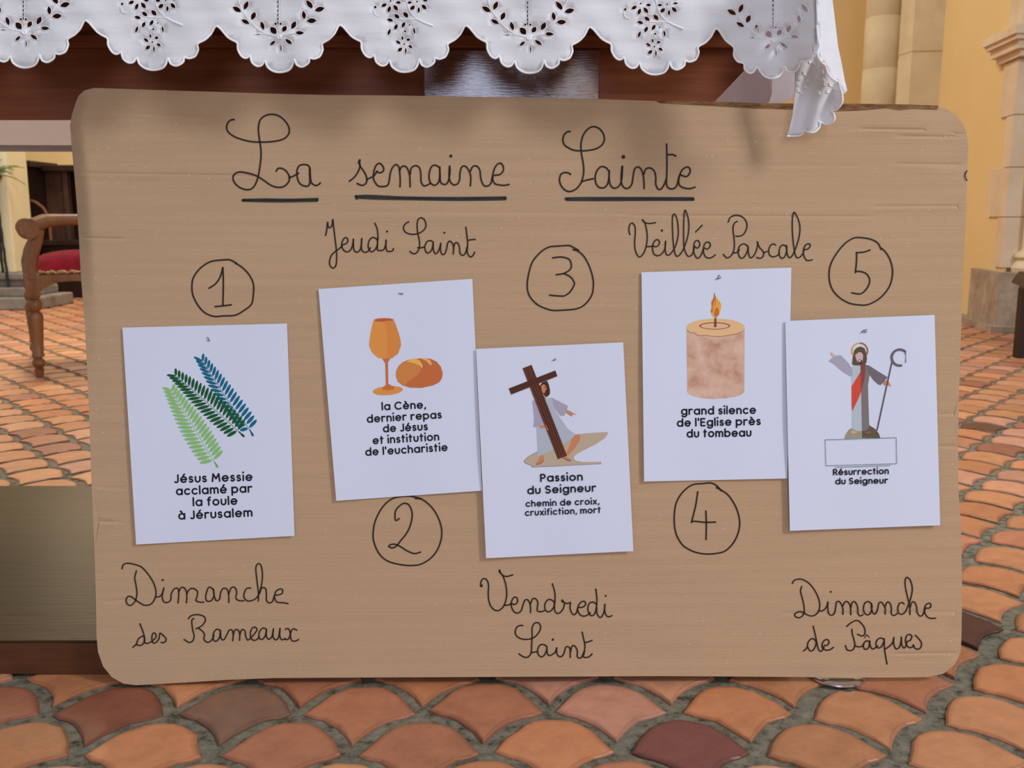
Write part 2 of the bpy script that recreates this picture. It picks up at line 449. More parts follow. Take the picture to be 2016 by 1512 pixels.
# doorway surround on the right: jamb stones, reveal, base block, impost moulding
jb = MB()
def stone(b, Y0, Y1, z0, z1, out=0.012): b.prism([(wx(Y0) - out, Y0, z0), (wx(Y1) - out, Y1, z0), (wx(Y1) + 0.1, Y1, z0), (wx(Y0) + 0.3, Y0, z0)], (0, 0, z1 - z0))
for Y1, z0, z1 in ((5.70, 0.36, 0.64), (5.88, 0.645, 0.915), (5.69, 0.92, 1.20), (5.80, 1.205, 1.50), (5.78, 1.66, 2.1), (5.95, 2.1, 2.5), (5.72, 2.5, 3.0), (5.9, 3.0, 4)):
    stone(jb, 5.575, Y1, z0, z1)
struct(jb.build('trim_3', M['stone_pale']))
struct(MB().box((2.82, 5.58, 0), (6.0, 5.66, 4)).build('wall_reveal', M['stone_olive']))
bb = MB(); bb.prism([(wx(5.50) - 0.05, 5.50, 0), (wx(5.98) - 0.05, 5.98, 0), (wx(5.98) + 0.1, 5.98, 0), (3.0, 5.98, 0), (2.98, 5.44, 0)], (0, 0, 0.335))
bb.prism([(wx(5.46) - 0.085, 5.46, 0), (wx(6.5) - 0.07, 6.5, 0), (wx(6.5) + 0.1, 6.5, 0), (3.0, 5.40, 0)], (0, 0, 0.035))
struct(bb.build('trim_4', M['stone_grey']))
cn = MB()
for o_, z0, z1 in ((0.03, 1.505, 1.54), (0.06, 1.54, 1.585), (0.085, 1.585, 1.61), (0.10, 1.61, 1.65), (0.075, 1.65, 1.665)):
    cn.prism([(wx(5.50) - o_, 5.54 - o_, z0), (wx(5.86) - o_, 5.86 + o_ * 0.6, z0), (wx(5.86) + 0.1, 5.9, z0), (3.3, 5.62, z0), (3.3, 5.54 - o_, z0)], (0, 0, z1 - z0))
struct(cn.build('trim_5', M['stone_pale']))
cl = MB().lathe([(0.095, 0.335), (0.10, 0.36), (0.085, 0.385), (0.07, 0.40), (0.085, 0.42), (0.078, 0.44), (0.055, 0.455), (0.05, 0.47), (0.05, 1.5)], (2.925, 5.54, 0), 24)
struct(cl.build('trim_6', M['stone'], smooth=True))
# pillar on the left with a stepped base
pk = MB().box((-4.5, 7.0, 0.25), (fxy(61, 7.3), 7.3, 5), 0.01)
pk.build('trim_7', M['stone_yellow'])['kind'] = 'structure'
pk = MB()
for ext, z0, z1 in ((0.20, 0, 0.085), (0.12, 0.085, 0.15), (0.045, 0.15, 0.20), (0.07, 0.20, 0.25)): pk.box((-4.6, 7.0 - ext, z0), (fxy(61, 7.3) + ext * 1.2, 7.3 + ext * 0.3, z1), 0.012)
pk.build('trim_8', M['stone_dark'])['kind'] = 'structure'

# ============================================================ THE ALTAR
YA = 1.445                                             # front of the apron and pedestal
al = thing('altar', 'brown wooden altar under the white embroidered cloth, behind the cardboard sign', 'altar', (-0.1, 1.85, 0))
zb = at_y(60, 232, YA).z
xr0, xr1 = at_y(1378, 196, YA).x, at_y(1470, 134, YA).x
zr1 = at_y(1470, 134, YA).z
MB().prism([(-1.55, YA, zb), (xr0, YA, zb), (xr1, YA, zr1), (xr1 + 0.02, YA, 0.955), (-1.65, YA, 0.955), (-1.62, YA, zr1)], (0, 0.035, 0)).build('apron', M['altar_wood'], al)
MB().box((-1.68, 1.335, 0.955), (0.405, 2.15, 0.99), 0.004).build('tabletop', M['altar_wood'], al)
zt = at_y(1000, 97, YA - 0.004).z; xl, xr = at_y(833, 150, YA - 0.004).x, at_y(1181, 150, YA - 0.004).x
MB().box((xl, YA - 0.004, 0.05), (xr, YA + 0.30, zt), 0.002).build('pedestal', M['pedestal_wood'], al)
zs_ = at_y(60, 68, YA - 0.012).z
MB().box((-1.6, YA - 0.012, zt + 0.001), (xr1 - 0.005, YA - 0.0005, zs_), 0.002).build('moulding', M['altar_wood'], al)
yf = 1.311; yk = 2.127; st = MB()
st.box((-1.75, yf, 0.006), (0.40, yk, 0.050), 0.0025)
so = st.build('step', M['step_wood'], al)
MB().box((-1.745, yf - 0.003, 0.001), (0.395, yf - 0.0002, 0.0475), 0.001).build('step_front', M['step_front'], al)

# ============================================================ THE ARMCHAIR
def armchair():
    yaw = math.radians(207)
    fwd = Vector((math.cos(yaw), math.sin(yaw), 0)); lf = Vector((-fwd.y, fwd.x, 0))
    foot = at_z(79, 743)
    org = foot - fwd * 0.235 - lf * 0.265
    t = thing('armchair', 'carved wooden armchair with red velvet seat standing on the tiles behind the sign', 'armchair', org, yaw, local=True)
    cw = M['chair_wood']
    # turned front legs with a square block above
    prof = [(0.013, 0), (0.016, 0.018), (0.019, 0.034), (0.013, 0.038), (0.020, 0.045), (0.026, 0.058), (0.022, 0.072), (0.014, 0.078), (0.014, 0.084), (0.024, 0.086), (0.024, 0.094),
            (0.021, 0.098), (0.025, 0.16), (0.030, 0.235), (0.031, 0.25), (0.026, 0.262), (0.015, 0.268), (0.024, 0.275), (0.031, 0.29), (0.031, 0.30), (0.024, 0.314), (0.018, 0.320), (0.025, 0.324), (0.025, 0.332)]
    for s in (1, -1):
        b = MB().lathe(prof, (0.235, 0.265 * s, 0), 18)
        b.box((0.208, 0.265 * s - 0.027, 0.330), (0.262, 0.265 * s + 0.027, 0.425), 0.005)
        b.build('leg', cw, t, True)
        MB().tube([(-0.25, 0.22 * s, 0.42), (-0.25, 0.22 * s, 0.25), (-0.29, 0.22 * s, 0.10), (-0.34, 0.22 * s, 0.0)], [0.024, 0.022, 0.019, 0.016], 8).build('leg', cw, t, True)
    # rails with a shaped lower edge
    b = MB()
    for s in (1, -1):
        top = [(x, 0.262 * s - 0.010, 0.415) for x in (0.21, -0.24)]
        lowx = [-0.24, -0.18, -0.10, 0.0, 0.08, 0.14, 0.18, 0.21]; lowz = [0.372, 0.366, 0.372, 0.382, 0.388, 0.385, 0.368, 0.35]
        b.prism(top + [(x, 0.262 * s - 0.010, z) for x, z in zip(lowx, lowz)], (0, 0.022, 0))
    ys = [-0.24, -0.19, -0.12, 0, 0.12, 0.19, 0.24]; zz = [0.35, 0.372, 0.384, 0.374, 0.384, 0.372, 0.35]
    b.prism([(0.246, 0.24, 0.415), (0.246, -0.24, 0.415)] + [(0.246, y, z) for y, z in zip(ys, zz)], (-0.022, 0, 0))
    b.box((-0.262, -0.22, 0.37), (-0.238, 0.22, 0.415), 0.002)
    b.build('seat_rail', cw, t)
    # cushion
    V = []; Fc = []; n = 16
    for i in range(n + 1):
        for j in range(n + 1):
            u, v = i / n * 2 - 1, j / n * 2 - 1
            e = (1 - abs(u) ** 4) * (1 - abs(v) ** 4)
            V.append((0.0 + 0.238 * u, 0.258 * v, 0.424 + 0.066 * e ** 0.45 + 0.016 * (1 - u * u) * (1 - v * v)))
    for i in range(n):
        for j in range(n): Fc.append((i * (n + 1) + j, (i + 1) * (n + 1) + j, (i + 1) * (n + 1) + j + 1, i * (n + 1) + j + 1))
    b = MB().add(V, Fc)
    b.box((-0.238, -0.258, 0.414), (0.238, 0.258, 0.4255))
    b.build('seat', M['velvet'], t, True)
    ring = [(0.245, -0.262), (0.245, 0.262), (-0.24, 0.262), (-0.24, -0.262)]; pts = []
    for k in range(4):
        (ax, ay), (bx, by) = ring[k], ring[(k + 1) % 4]; m_ = 34
        for q in range(m_): f = q / m_; pts.append((ax + (bx - ax) * f, ay + (by - ay) * f, 0.424 + 0.003 * math.sin(q * 2.4)))
    MB().tube(pts, [0.007 + 0.0025 * math.sin(k * 2.1) for k in range(len(pts))], 6, closed=True).build('braid', M['braid'], t, True)
    MB().tube([(0.238, 0.258, 0.43), (0.243, 0.252, 0.47), (0.225, 0.245, 0.5)], 0.008, 6).build('braid', M['braid'], t, True)
    # arm posts and arms with scrolls
    for s in (1, -1):
        y = 0.272 * s
        MB().tube([(0.235, y, 0.40), (0.238, y, 0.45), (0.226, y, 0.50), (0.205, y, 0.55), (0.196, y, 0.595)], [0.028, 0.027, 0.025, 0.021, 0.021], 8).build('arm_post', cw, t, True)
        b = MB()
        b.tube([(0.215, y, 0.607), (0.16, y, 0.632), (0.08, y, 0.634), (-0.02, y, 0.636), (-0.12, y, 0.645), (-0.21, y, 0.668), (-0.28, y, 0.70)], [0.030, 0.027, 0.024, 0.022, 0.022, 0.023, 0.022], 10)
        for k in range(2):
            V = []; nn = 20
        sc = [(0.236 + 0.041 * math.cos(a), 0.598 + 0.041 * math.sin(a)) for a in [2 * math.pi * q / 20 for q in range(20)]]
        b.prism([(x, y - 0.030, z) for x, z in sc], (0, 0.060, 0))
        sc = [(0.236 + 0.033 * math.cos(a), 0.596 + 0.033 * math.sin(a)) for a in [2 * math.pi * q / 20 for q in range(20)]]
        b.prism([(x, y - 0.034, z) for x, z in sc], (0, 0.068, 0))
        b.build('armrest', cw, t, True)
    # back
    b = MB()
    b.tube([(-0.25, 0.23, 0.40), (-0.27, 0.235, 0.6), (-0.31, 0.235, 0.85), (-0.345, 0.20, 1.0), (-0.355, 0.10, 1.05), (-0.36, 0, 1.06), (-0.355, -0.10, 1.05), (-0.345, -0.20, 1.0), (-0.31, -0.235, 0.85), (-0.27, -0.235, 0.6), (-0.25, -0.23, 0.40)], 0.026, 10)
    b.build('back_frame', cw, t, True)
    MB().prism([(-0.262, 0.2, 0.52), (-0.30, 0.21, 0.82), (-0.33, 0.17, 0.98), (-0.34, 0, 1.03), (-0.33, -0.17, 0.98), (-0.30, -0.21, 0.82), (-0.262, -0.2, 0.52)], (0.035, 0, 0.006)).build('backrest', M['velvet'], t)
armchair()

# ============================================================ FAR LEFT: dark stall, flower stand
def stall():
    Y = 7.75
    x0 = fxy(50, Y); zt_ = at_y(110, 322, Y).z
    t = thing('choir_stall', 'dark wooden choir stall against the yellow wall, seen over the armchair', 'stall', (x0 + 0.7, Y + 0.25, 0))
    MB().box((x0, Y + 0.42, 0.02), (x0 + 1.5, Y + 0.47, zt_), 0.004).build('back_panel', M['dark_wood'], t)
    zq = at_y(70, 316, Y).z
    MB().box((x0 - 0.02, Y, 0.0), (x0 + 0.03, Y + 0.46, zq - 0.05), 0.006).box((x0 - 0.02, Y - 0.02, zq - 0.05), (x0 + 0.075, Y + 0.46, zq), 0.006).build('end_panel', M['dark_wood'], t)
    MB().box((x0 + 0.033, Y + 0.30, 0.45), (x0 + 0.185, Y + 0.33, zt_ - 0.05), 0.003).build('side_panel', M['brown_wood'], t)
    MB().box((x0 + 0.185, Y + 0.27, 0.0), (x0 + 0.225, Y + 0.34, zt_ - 0.02), 0.006).build('post', M['brown_wood'], t)
    MB().box((x0 + 0.035, Y + 0.2, zt_ - 0.05), (x0 + 1.5, Y + 0.40, zt_ + 0.0), 0.008).build('top_rail', M['dark_wood'], t)
    MB().box((x0 + 0.04, Y + 0.02, 0.42), (x0 + 1.5, Y + 0.40, 0.46), 0.006).build('seat', M['dark_wood'], t)
    MB().tube([(x0 + 0.02, Y + 0.05, 0.77), (x0 + 0.07, Y + 0.05, 0.75), (x0 + 0.12, Y + 0.05, 0.71), (x0 + 0.15, Y + 0.05, 0.65), (x0 + 0.16, Y + 0.05, 0.58), (x0 + 0.16, Y + 0.05, 0.46)], [0.012] * 6, 8).build('armrest', M['chair_wood'], t, True)
    MB().prism([(x0 + 0.22, Y + 0.1, 0.0), (x0 + 1.5, Y + 0.1, 0), (x0 + 1.5, Y + 0.1, 0.42), (x0 + 0.06, Y + 0.1, 0.42), (x0 + 0.06, Y + 0.1, 0.2)], (0, 0.03, 0)).build('front_board', M['dark_wood'], t)
stall()

def flower_stand():
    Y = 6.6; b0 = at_z(6, 607); x0 = b0.x + 0.012; Y = b0.y
    ztop = at_y(6, 352, Y).z
    t = thing('flower_stand', 'slender black iron flower stand on a round brown foot at the left edge', 'stand', (x0, Y, 0))
    MB().lathe([(0.115, 0), (0.12, 0.008), (0.115, 0.022), (0.06, 0.028), (0.01, 0.03)], (x0, Y, 0), 24).build('foot', M['chair_wood'], t, True)
    for k, (dx, dy) in enumerate(((0.058, -0.02), (-0.004, 0.03), (-0.062, -0.02))):
        pts = []
        for q in range(26):
            f = q / 25; a = f * 9
            pts.append((x0 + dx * (1 - 0.85 * f) + 0.002 * math.cos(a * 5), Y + dy * (1 - 0.85 * f) + 0.002 * math.sin(a * 5), 0.026 + f * (ztop - 0.03)))
        MB().tube(pts, [0.0085 + 0.0012 * (q % 2) for q in range(26)], 6).build('rod', M['iron'], t, True)
    MB().lathe([(0.02, ztop - 0.02), (0.05, ztop - 0.005), (0.058, ztop + 0.02), (0.05, ztop + 0.025), (0.01, ztop + 0.022)], (x0, Y, 0), 20).build('bowl', M['chair_wood'], t, True)
    f = thing('bouquet', 'fern leaves with white flowers on top of the black iron stand', 'flowers', (x0, Y, ztop + 0.02))
    rnd = random.Random(3)
    for k in range(12):
        a = rnd.uniform(-1.4, 1.6) if k < 9 else rnd.uniform(0, 6.28)
        L = rnd.uniform(0.14, 0.22); d = Vector((math.cos(a), math.sin(a) * 0.7, rnd.uniform(0.1, 1.2))).normalized()
        p = Vector((x0, Y, ztop + 0.02)); b = MB(); pts = []
        for q in range(9):
            p = p + d * L / 8; d = (d + Vector((0, 0, -0.12))).normalized(); pts.append(p.copy())
        b.tube(pts, 0.0025, 4)
        for q in range(1, 9):
            for s in (1, -1):
                sd = d.cross(Vector((0, 0, 1))).normalized() * s; ln = 0.042 * (1 - q / 11)
                c = pts[q]; e = c + sd * ln + d * ln * 0.6; w_ = d * 0.007
                b.add([c - w_, e, c + w_, (c + e) / 2 + Vector((0, 0, 0.004))], [(0, 1, 3), (3, 1, 2), (0, 3, 2)])
        b.build('leaf', M['leaf'], f)
    for (dx, dz) in ((0.045, 0.10), (-0.03, 0.15), (0.02, 0.19), (-0.06, 0.10)):
        b = MB(); c = Vector((x0 + dx, Y - 0.05, ztop + dz))
        for k in range(7):
            a = k * 0.9; e1 = Vector((math.cos(a), -0.35, math.sin(a))) * 0.032; e2 = Vector((-math.sin(a), 0, math.cos(a))) * 0.012
            b.add([c, c + e1 * 0.6 + e2, c + e1, c + e1 * 0.6 - e2], [(0, 1, 2), (0, 2, 3)])
        b.tube([c + Vector((0, 0.005, 0)), Vector((x0 + dx * 0.6, Y - 0.02, ztop + 0.06)), Vector((x0, Y, ztop + 0.02))], 0.002, 4)
        b.build('flower', M['petal'], f)
flower_stand()

# ============================================================ FAR RIGHT: bench end
def bench():
    p = at_z(2003, 706); Y = p.y; x0 = p.x; zt_ = at_y(2006, 552, Y).z
    t = thing('wooden_bench', 'low dark wooden bench whose leg just enters at the right edge of the photo', 'bench', (x0 + 0.6, Y, 0))
    for xx, yy in ((x0, Y), (x0 + 1.1, Y), (x0 + 0.16, Y + 0.3), (x0 + 1.12, Y + 0.3)):
        MB().box((xx, yy, 0), (xx + 0.055, yy + 0.05, zt_ - 0.035), 0.004).build('leg', M['dark_wood'], t)
    MB().prism([(x0 - 0.005, Y - 0.02, zt_ - 0.035), (x0 + 0.006, Y - 0.02, zt_ - 0.01), (x0 + 0.03, Y - 0.02, zt_ + 0.02), (x0 + 1.2, Y - 0.02, zt_ + 0.02), (x0 + 1.2, Y - 0.02, zt_ - 0.035)], (0.14, 0.40, 0)).build('seat', M['dark_wood'], t)
    MB().box((x0 + 0.02, Y + 0.01, 0.10), (x0 + 1.1, Y + 0.035, 0.15), 0.003).build('stretcher', M['dark_wood'], t)
bench()

# ============================================================ THE CARDBOARD SIGN
B0 = at_z(250, 1350, 0.0015); B1 = at_z(1860, 1333, 0.010)
LEAN = math.radians(7.6)
E1 = (B1 - B0); E1.z = 0; E1.normalize()
E2 = Vector((-E1.y, E1.x, 0)) * math.sin(LEAN) + Vector((0, 0, 1)) * math.cos(LEAN)
BN = E1.cross(E2).normalized()                       # faces the viewer
def board(x, y, off=0.0): return on_plane(x, y, B0 + BN * off, BN)
LEFT = [(148, 205), (141, 228), (138, 246), (141, 290), (146, 340), (151, 400), (155, 462), (159, 540), (167, 640), (175, 800), (180, 950), (186, 1080), (189, 1180), (190, 1252)]
OUT = LEFT + [(193, 1284), (203, 1312), (220, 1333), (243, 1346), (268, 1349), (360, 1344), (455, 1338), (540, 1335), (700, 1334), (900, 1333), (1100, 1332), (1300, 1331),
    (1450, 1332), (1600, 1333), (1750, 1334), (1826, 1333), (1858, 1326), (1880, 1308), (1891, 1284), (1893, 1255), (1894, 1150), (1892, 1030), (1889, 1000), (1887, 960), (1886, 880), (1888, 780), (1890, 720),
    (1893, 630), (1896, 540), (1901, 440), (1903, 380), (1905, 320), (1906, 285), (1903, 262), (1896, 243), (1884, 228), (1868, 217), (1850, 211), (1800, 211), (1745, 212), (1700, 213), (1640, 213), (1560, 211),
    (1480, 208), (1400, 204), (1300, 199), (1180, 195), (1040, 192), (900, 190), (780, 188), (640, 187), (520, 184), (400, 180), (300, 177), (215, 174), (185, 173), (166, 178), (155, 188)]
def left_x(y):
    for (xa, ya), (xb, yb) in zip(LEFT[:-1], LEFT[1:]):
        if ya <= y <= yb: return xa + (xb - xa) * (y - ya) / (yb - ya)
    return 150 if y < 300 else 190
CREASE = [(340, 158, 346, 500, 1.0), (468, 160, 470, 245, 1.3), (418, 690, 421, 1240, 0.6), (424, 1240, 426, 1720, 0.8), (322, 1760, 324, 1902, 0.9), (406, 1720, 405, 1902, 1.0), (325, 1300, 327, 1700, 0.5),
          (816, 1846, 814, 1886, 0.9), (879, 1846, 878, 1886, 1.0), (1287, 1760, 1285, 1890, 1.2), (1208, 1540, 1205, 1890, 0.6), (291, 1400, 292, 1480, 0.5), (222, 240, 228, 420, 0.9), (960, 190, 962, 262, 0.6),
          (253, 1690, 255, 1820, 1.6), (268, 1770, 269, 1890, 1.4), (219, 1640, 216, 1800, 1.2), (262, 1870, 264, 1903, 1.4), (232, 160, 236, 300, 0.8), (1025, 185, 1028, 230, 1.4), (1187, 195, 1180, 250, 0.6), (600, 1010, 598, 1240, 0.5), (700, 1560, 702, 1888, 0.4)]
def relief(x, y):
    d = left_x(y) + 27 - x; o = 0.0
    if d > 0:
        f = 1 - max(0, min(1, (y - 430) / 260)); o -= (0.30 * d / 1395 + 0.62 * d * d / 27 / 1395) * f + 0.0004 * (d / 27) ** 2
    for ya, xa, yb, xb, k in CREASE:
        if xa - 12 < x < xb + 12:
            yc = ya + (yb - ya) * (x - xa) / (xb - xa); w = min(1, (x - xa + 12) / 24, (xb + 12 - x) / 24)
            if abs(y - yc) < 9: o -= 0.0011 * k * w * math.exp(-((y - yc) / 2.2) ** 2) - 0.0005 * k * w * math.exp(-((y - yc - 5) / 3.0) ** 2)
    o -= 0.0012 * math.exp(-((x - 1880) / 40) ** 2) * (1 if y < 330 else 0)
    return o
extra = []
for ya, xa, yb, xb, k in CREASE:
    for dy in (-9, -5, -2.5, 0, 2.5, 5.5, 9.5):
        x = xa - 12
        while x < xb + 12: extra.append((x, ya + (yb - ya) * (x - xa) / (xb - xa) + dy)); x += 11
for y in range(180, 700, 14):
    for q in (7, 14, 21, 27, 33): extra.append((left_x(y) + q, y))
sign = thing('cardboard_sign', 'large brown cardboard sign with handwriting and five printed sheets, leaning on the altar', 'sign', tuple((B0 + B1) / 2))
def by_crease(x, y):
    if x < left_x(y) + 40: return True
    return any(xa - 16 < x < xb + 16 and abs(y - ya) < 14 for ya, xa, yb, xb, k in CREASE)
P, T = fill(OUT, (), 26, extra, by_crease)
TH = 0.006
v, f = skin(P, T, lambda x, y: board(x, y, relief(x, y)), lambda x, y: board(x, y, relief(x, y)) - BN * TH)
pn = mesh('cardboard_panel', v, f, M['card'], sign)
def auto_smooth(o, lim=0.6):
    bm = bmesh.new(); bm.from_mesh(o.data)
    for q in bm.faces: q.smooth = True
    for e in bm.edges:
        if len(e.link_faces) != 2 or e.calc_face_angle(0) > lim: e.smooth = False
    bm.to_mesh(o.data); bm.free()
auto_smooth(pn)
def on_board(name, verts2, faces, m, parent, off):
    V = [board(x, y, off) for x, y in verts2]; Fc = []
    for q in faces:
        a, b, c = (V[i] for i in q[:3]); Fc.append(q if (b - a).cross(c - a).dot(a - CAM) < 0 else q[::-1])
    return mesh(name, V, Fc, m, parent)
# torn brown edge along the top right and scuffed pale corner
te = [(1290, 198), (1400, 200), (1500, 203), (1600, 204), (1690, 204), (1750, 205), (1800, 206), (1848, 208), (1846, 215), (1800, 214), (1770, 217), (1745, 213), (1700, 217), (1640, 219), (1560, 215), (1480, 213), (1400, 208), (1300, 203)]
P, T = fill(te, (), 14)
v, f = skin(P, T, lambda x, y: board(x, y, 0.0007), lambda x, y: board(x, y, 0.0007) - BN * 0.0064)
mesh('torn_edge', v, f, M['card_edge'], sign)['label'] = 'dark torn corrugated edge along the top right'

def tr(o, s, pts): return [(o[0] + x / s, o[1] + y / s) for x, y in pts]
class Pen:
    def __init__(s, o, k, w): s.o, s.k, s.w = o, k, w; s.v = []; s.f = []
    def stroke(s, pts, w=None, smooth=True):
        p = tr(s.o, s.k, pts)
        if smooth and len(p) > 2: p = smooth_pts(p, 4)
        s.raw(*ribbon(p, w or s.w)); return s
    def raw(s, V, Fc):
        n = len(s.v); s.v += V; s.f += [tuple(i + n for i in q) for q in Fc]
    def dot(s, c, r):
        p = tr(s.o, s.k, [c])[0]; n = len(s.v); s.v += disc(p, r, 10); s.f.append(tuple(range(n, n + 10))); return s
    def put(s, name, m, parent, off): return on_board(name, s.v, s.f, m, parent, off)
def P_(t):                                            # "x,y x,y ..." -> points
    return [tuple(float(a) for a in q.split(',')) for q in t.split()]
def write(name, o, k, w, strokes, dots=(), parent=None):
    p = Pen(o, k, w)
    for s in strokes: p.stroke(P_(s))
    for x, y, r in dots: p.dot((x, y), r)
    return p.put(name, M['ink'], parent or sign, 0.0007)

a = write('handwritten_title', (420, 200), 6.72, 3.1, [
 '275,238 235,242 195,275 175,335 190,390 240,440 330,485 480,525 620,535 780,528 900,505 970,465 1005,400 995,330 960,270 900,210 830,175 750,168 680,190 625,235 602,300 597,380 605,460 618,545 630,640 630,740 618,850 600,960 575,1050 540,1120 490,1160 420,1162 340,1130 280,1070 260,1010 285,955 350,930 430,940 520,962 590,992 680,1050 760,1105 840,1132 920,1128 980,1085 1010,1025 995,965 955,910 900,882 855,885 832,920',
 '1000,1005 1060,985 1130,945',
 '1275,870 1250,840 1190,832 1135,850 1108,910 1108,980 1125,1050 1165,1100 1230,1120 1265,1105 1278,1060 1275,970 1275,880',
 '1280,890 1285,1000 1300,1075 1350,1108 1390,1100 1415,1075'])
a['label'] = 'the word La in large black cursive'
b = write('handwritten_title', (660, 200), 5.04, 3.1, [
 '140,790 190,750 230,690 248,630 232,605 245,578 242,630 270,670 300,720 315,770 305,810 275,830 245,825 218,812',
 '312,774 350,755 380,742 402,712 415,690 430,705 465,700 482,670 465,630 435,612 405,635 385,690 378,750 395,800 430,838 480,842 520,830 535,790 545,720 565,660 600,625 630,645 640,700 645,780 643,845',
 '640,690 655,650 690,640 720,670 740,740 744,845', '745,720 755,660 795,635 835,655 850,720 852,790 875,833 910,830 940,812',
 '1035,655 1000,632 960,640 935,700 932,760 950,810 988,830 1025,800 1038,740 1037,650', '1038,650 1040,720 1047,800 1085,822 1115,805 1132,750 1140,690 1135,640',
 '1135,640 1130,720 1140,790 1175,825 1215,815 1235,770 1238,710 1255,650 1290,640 1325,680 1345,740 1342,835',
 '1342,690 1365,645 1405,640 1435,680 1445,760 1470,825 1510,838 1545,810 1562,745 1590,730 1630,724 1660,700 1670,660 1655,620 1625,612 1590,645 1570,700 1562,760 1580,810 1620,825 1680,830 1725,822'], [(1148, 540, 3.1)])
b['label'] = 'the word semaine in large black cursive'
c = write('handwritten_title', (1060, 200), 5.04, 3.2, [
 '315,298 290,298 255,330 243,380 260,430 310,465 360,483 430,488 500,483 580,465 635,425 655,370 640,310 600,265 550,248 500,265 455,315 430,380 422,450 430,530 445,610 450,690 440,760 415,820 370,870 310,892 255,870 220,820 210,770 225,720 265,703 300,708 320,722',
 '430,795 480,778 545,765', '700,690 670,655 625,645 585,680 565,740 570,805 600,848 650,855 685,820 700,760 703,685', '703,690 703,760 712,820 740,855 775,855 810,825 828,760 835,640',
 '830,645 822,750 828,820 860,858 900,855 930,810 940,740 955,670 990,648 1025,680 1045,760 1050,862', '1048,720 1065,670 1110,658 1150,690 1165,750 1165,820 1190,868 1220,865 1250,820 1268,770',
 '1272,420 1275,550 1275,700 1272,820 1300,862 1345,862 1375,830 1392,760 1405,725 1430,735 1475,742 1505,700 1500,660 1470,650 1425,680 1400,740 1392,800 1410,840 1460,860 1510,862 1555,848',
 '1285,528 1330,525 1365,540'], [(843, 548, 3.8)])
c['label'] = 'the word Sainte in large black cursive'
for par, o, k, ln in ((a, (420, 200), 6.72, ['390,1302 700,1296 1000,1300 1378,1290', '392,1306 620,1312 940,1316 1376,1308']),
                      (b, (660, 200), 5.04, ['205,942 340,936 700,953 1200,958 1690,952', '212,950 420,960 800,966 1240,972 1690,966', '214,962 205,938']),
                      (c, (1060, 200), 5.04, ['272,962 500,958 1000,958 1535,960', '280,972 600,974 1100,972 1538,972'])):
    p = Pen(o, k, 5.0)
    for s in ln: p.stroke(P_(s))
    p.put('underline', M['ink_thick'], par, 0.0008)['label'] = 'thick black marker underline'
w = write('handwritten_day_name', (620, 400), 5.6, 2.7, [
 '118,355 130,300 140,210 148,262 170,268 190,240 198,180 210,290 225,410 238,530 240,620 230,690 200,715 168,690 162,640 180,580 220,535 270,500 310,458 345,445 365,410 350,382 325,385 300,430 298,480 325,525 365,535 400,505 418,450 425,395',
 '425,395 425,460 432,515 460,540 495,520 512,460 517,388', '516,392 512,460 520,520 555,542 590,525 612,490', '690,410 660,380 620,385 592,430 590,490 620,535 655,520 685,470 695,380 690,300 675,250 660,220',
 '693,380 690,470 690,515 720,522 760,510 783,450 785,405', '785,405 783,470 795,525 830,532 860,520 865,500',
 '1035,205 1005,220 978,262 990,310 1040,338 1100,342 1160,325 1210,285 1225,235 1205,180 1165,160 1135,190 1127,250 1135,330 1150,400 1155,470 1140,520 1110,555 1075,552 1048,530',
 '1135,488 1165,492 1200,482', '1305,430 1275,412 1235,425 1212,480 1225,535 1255,548 1290,510 1305,440', '1305,435 1305,500 1325,555 1355,540 1380,480 1388,440',
 '1388,440 1385,510 1400,560 1430,560 1450,510 1465,440 1490,418 1520,450 1530,500 1525,560', '1528,500 1545,440 1575,440 1595,490 1600,550 1630,575 1660,550 1680,480',
 '1665,265 1675,350 1685,440 1680,540 1710,590 1740,580 1762,540', '1695,408 1735,400 1768,400'], [(795, 312, 2.1), (1428, 325, 2.1)])
w['label'] = 'Jeudi Saint in black cursive above the chalice sheet'
w = write('handwritten_day_name', (1220, 400), 4.8, 2.6, [
 '98,295 88,260 95,205 120,188 145,220 148,290 142,370 150,450 180,505 215,490 245,430 260,350 258,270 240,190 215,155 235,180 280,192 340,183',
 '255,410 300,408 315,402 345,412 375,385 370,350 340,348 315,390 312,440 330,485 370,495 410,465 430,420 435,358', '435,358 430,420 440,480 470,488 510,440 540,370 555,280 545,160 520,103 500,130 500,250 510,400 530,490 560,495 600,440 640,330 655,230 645,130 618,65 607,150 605,300 610,420 640,495 675,495 700,450 707,408 735,425 758,395 745,355 715,360 702,400 703,470 735,520 770,490 797,425 830,435 858,400 845,370 815,372 795,410 795,470 820,512 865,515 905,488',
 '780,208 750,240 718,272', '1112,172 1085,190 1072,240 1080,320 1085,400 1075,460 1045,505 1010,515 980,482', '1028,178 1045,135 1100,112 1160,130 1200,180 1200,240 1170,295 1130,312 1098,310',
 '1075,470 1110,465 1132,440', '1215,410 1180,385 1140,400 1120,450 1135,510 1170,515 1205,460 1215,410', '1215,410 1218,470 1235,515 1265,500 1295,440 1308,372', '1300,365 1325,420 1360,460 1355,505 1325,520 1295,512', '1360,470 1395,455',
 '1475,395 1445,385 1415,420 1412,475 1440,505 1490,495 1512,468', '1575,410 1545,393 1515,420 1508,480 1530,520 1560,505 1580,450 1578,400', '1578,400 1582,470 1605,515 1635,490 1670,410 1700,300 1700,190 1655,88 1635,130 1633,260 1645,400 1665,500 1695,515 1730,480 1748,438 1775,435 1800,410 1795,385 1765,390 1740,430 1740,490 1770,540 1820,535'], [(400, 258, 2.3)])
w['label'] = 'Veillée Pascale in black cursive above the candle sheet'
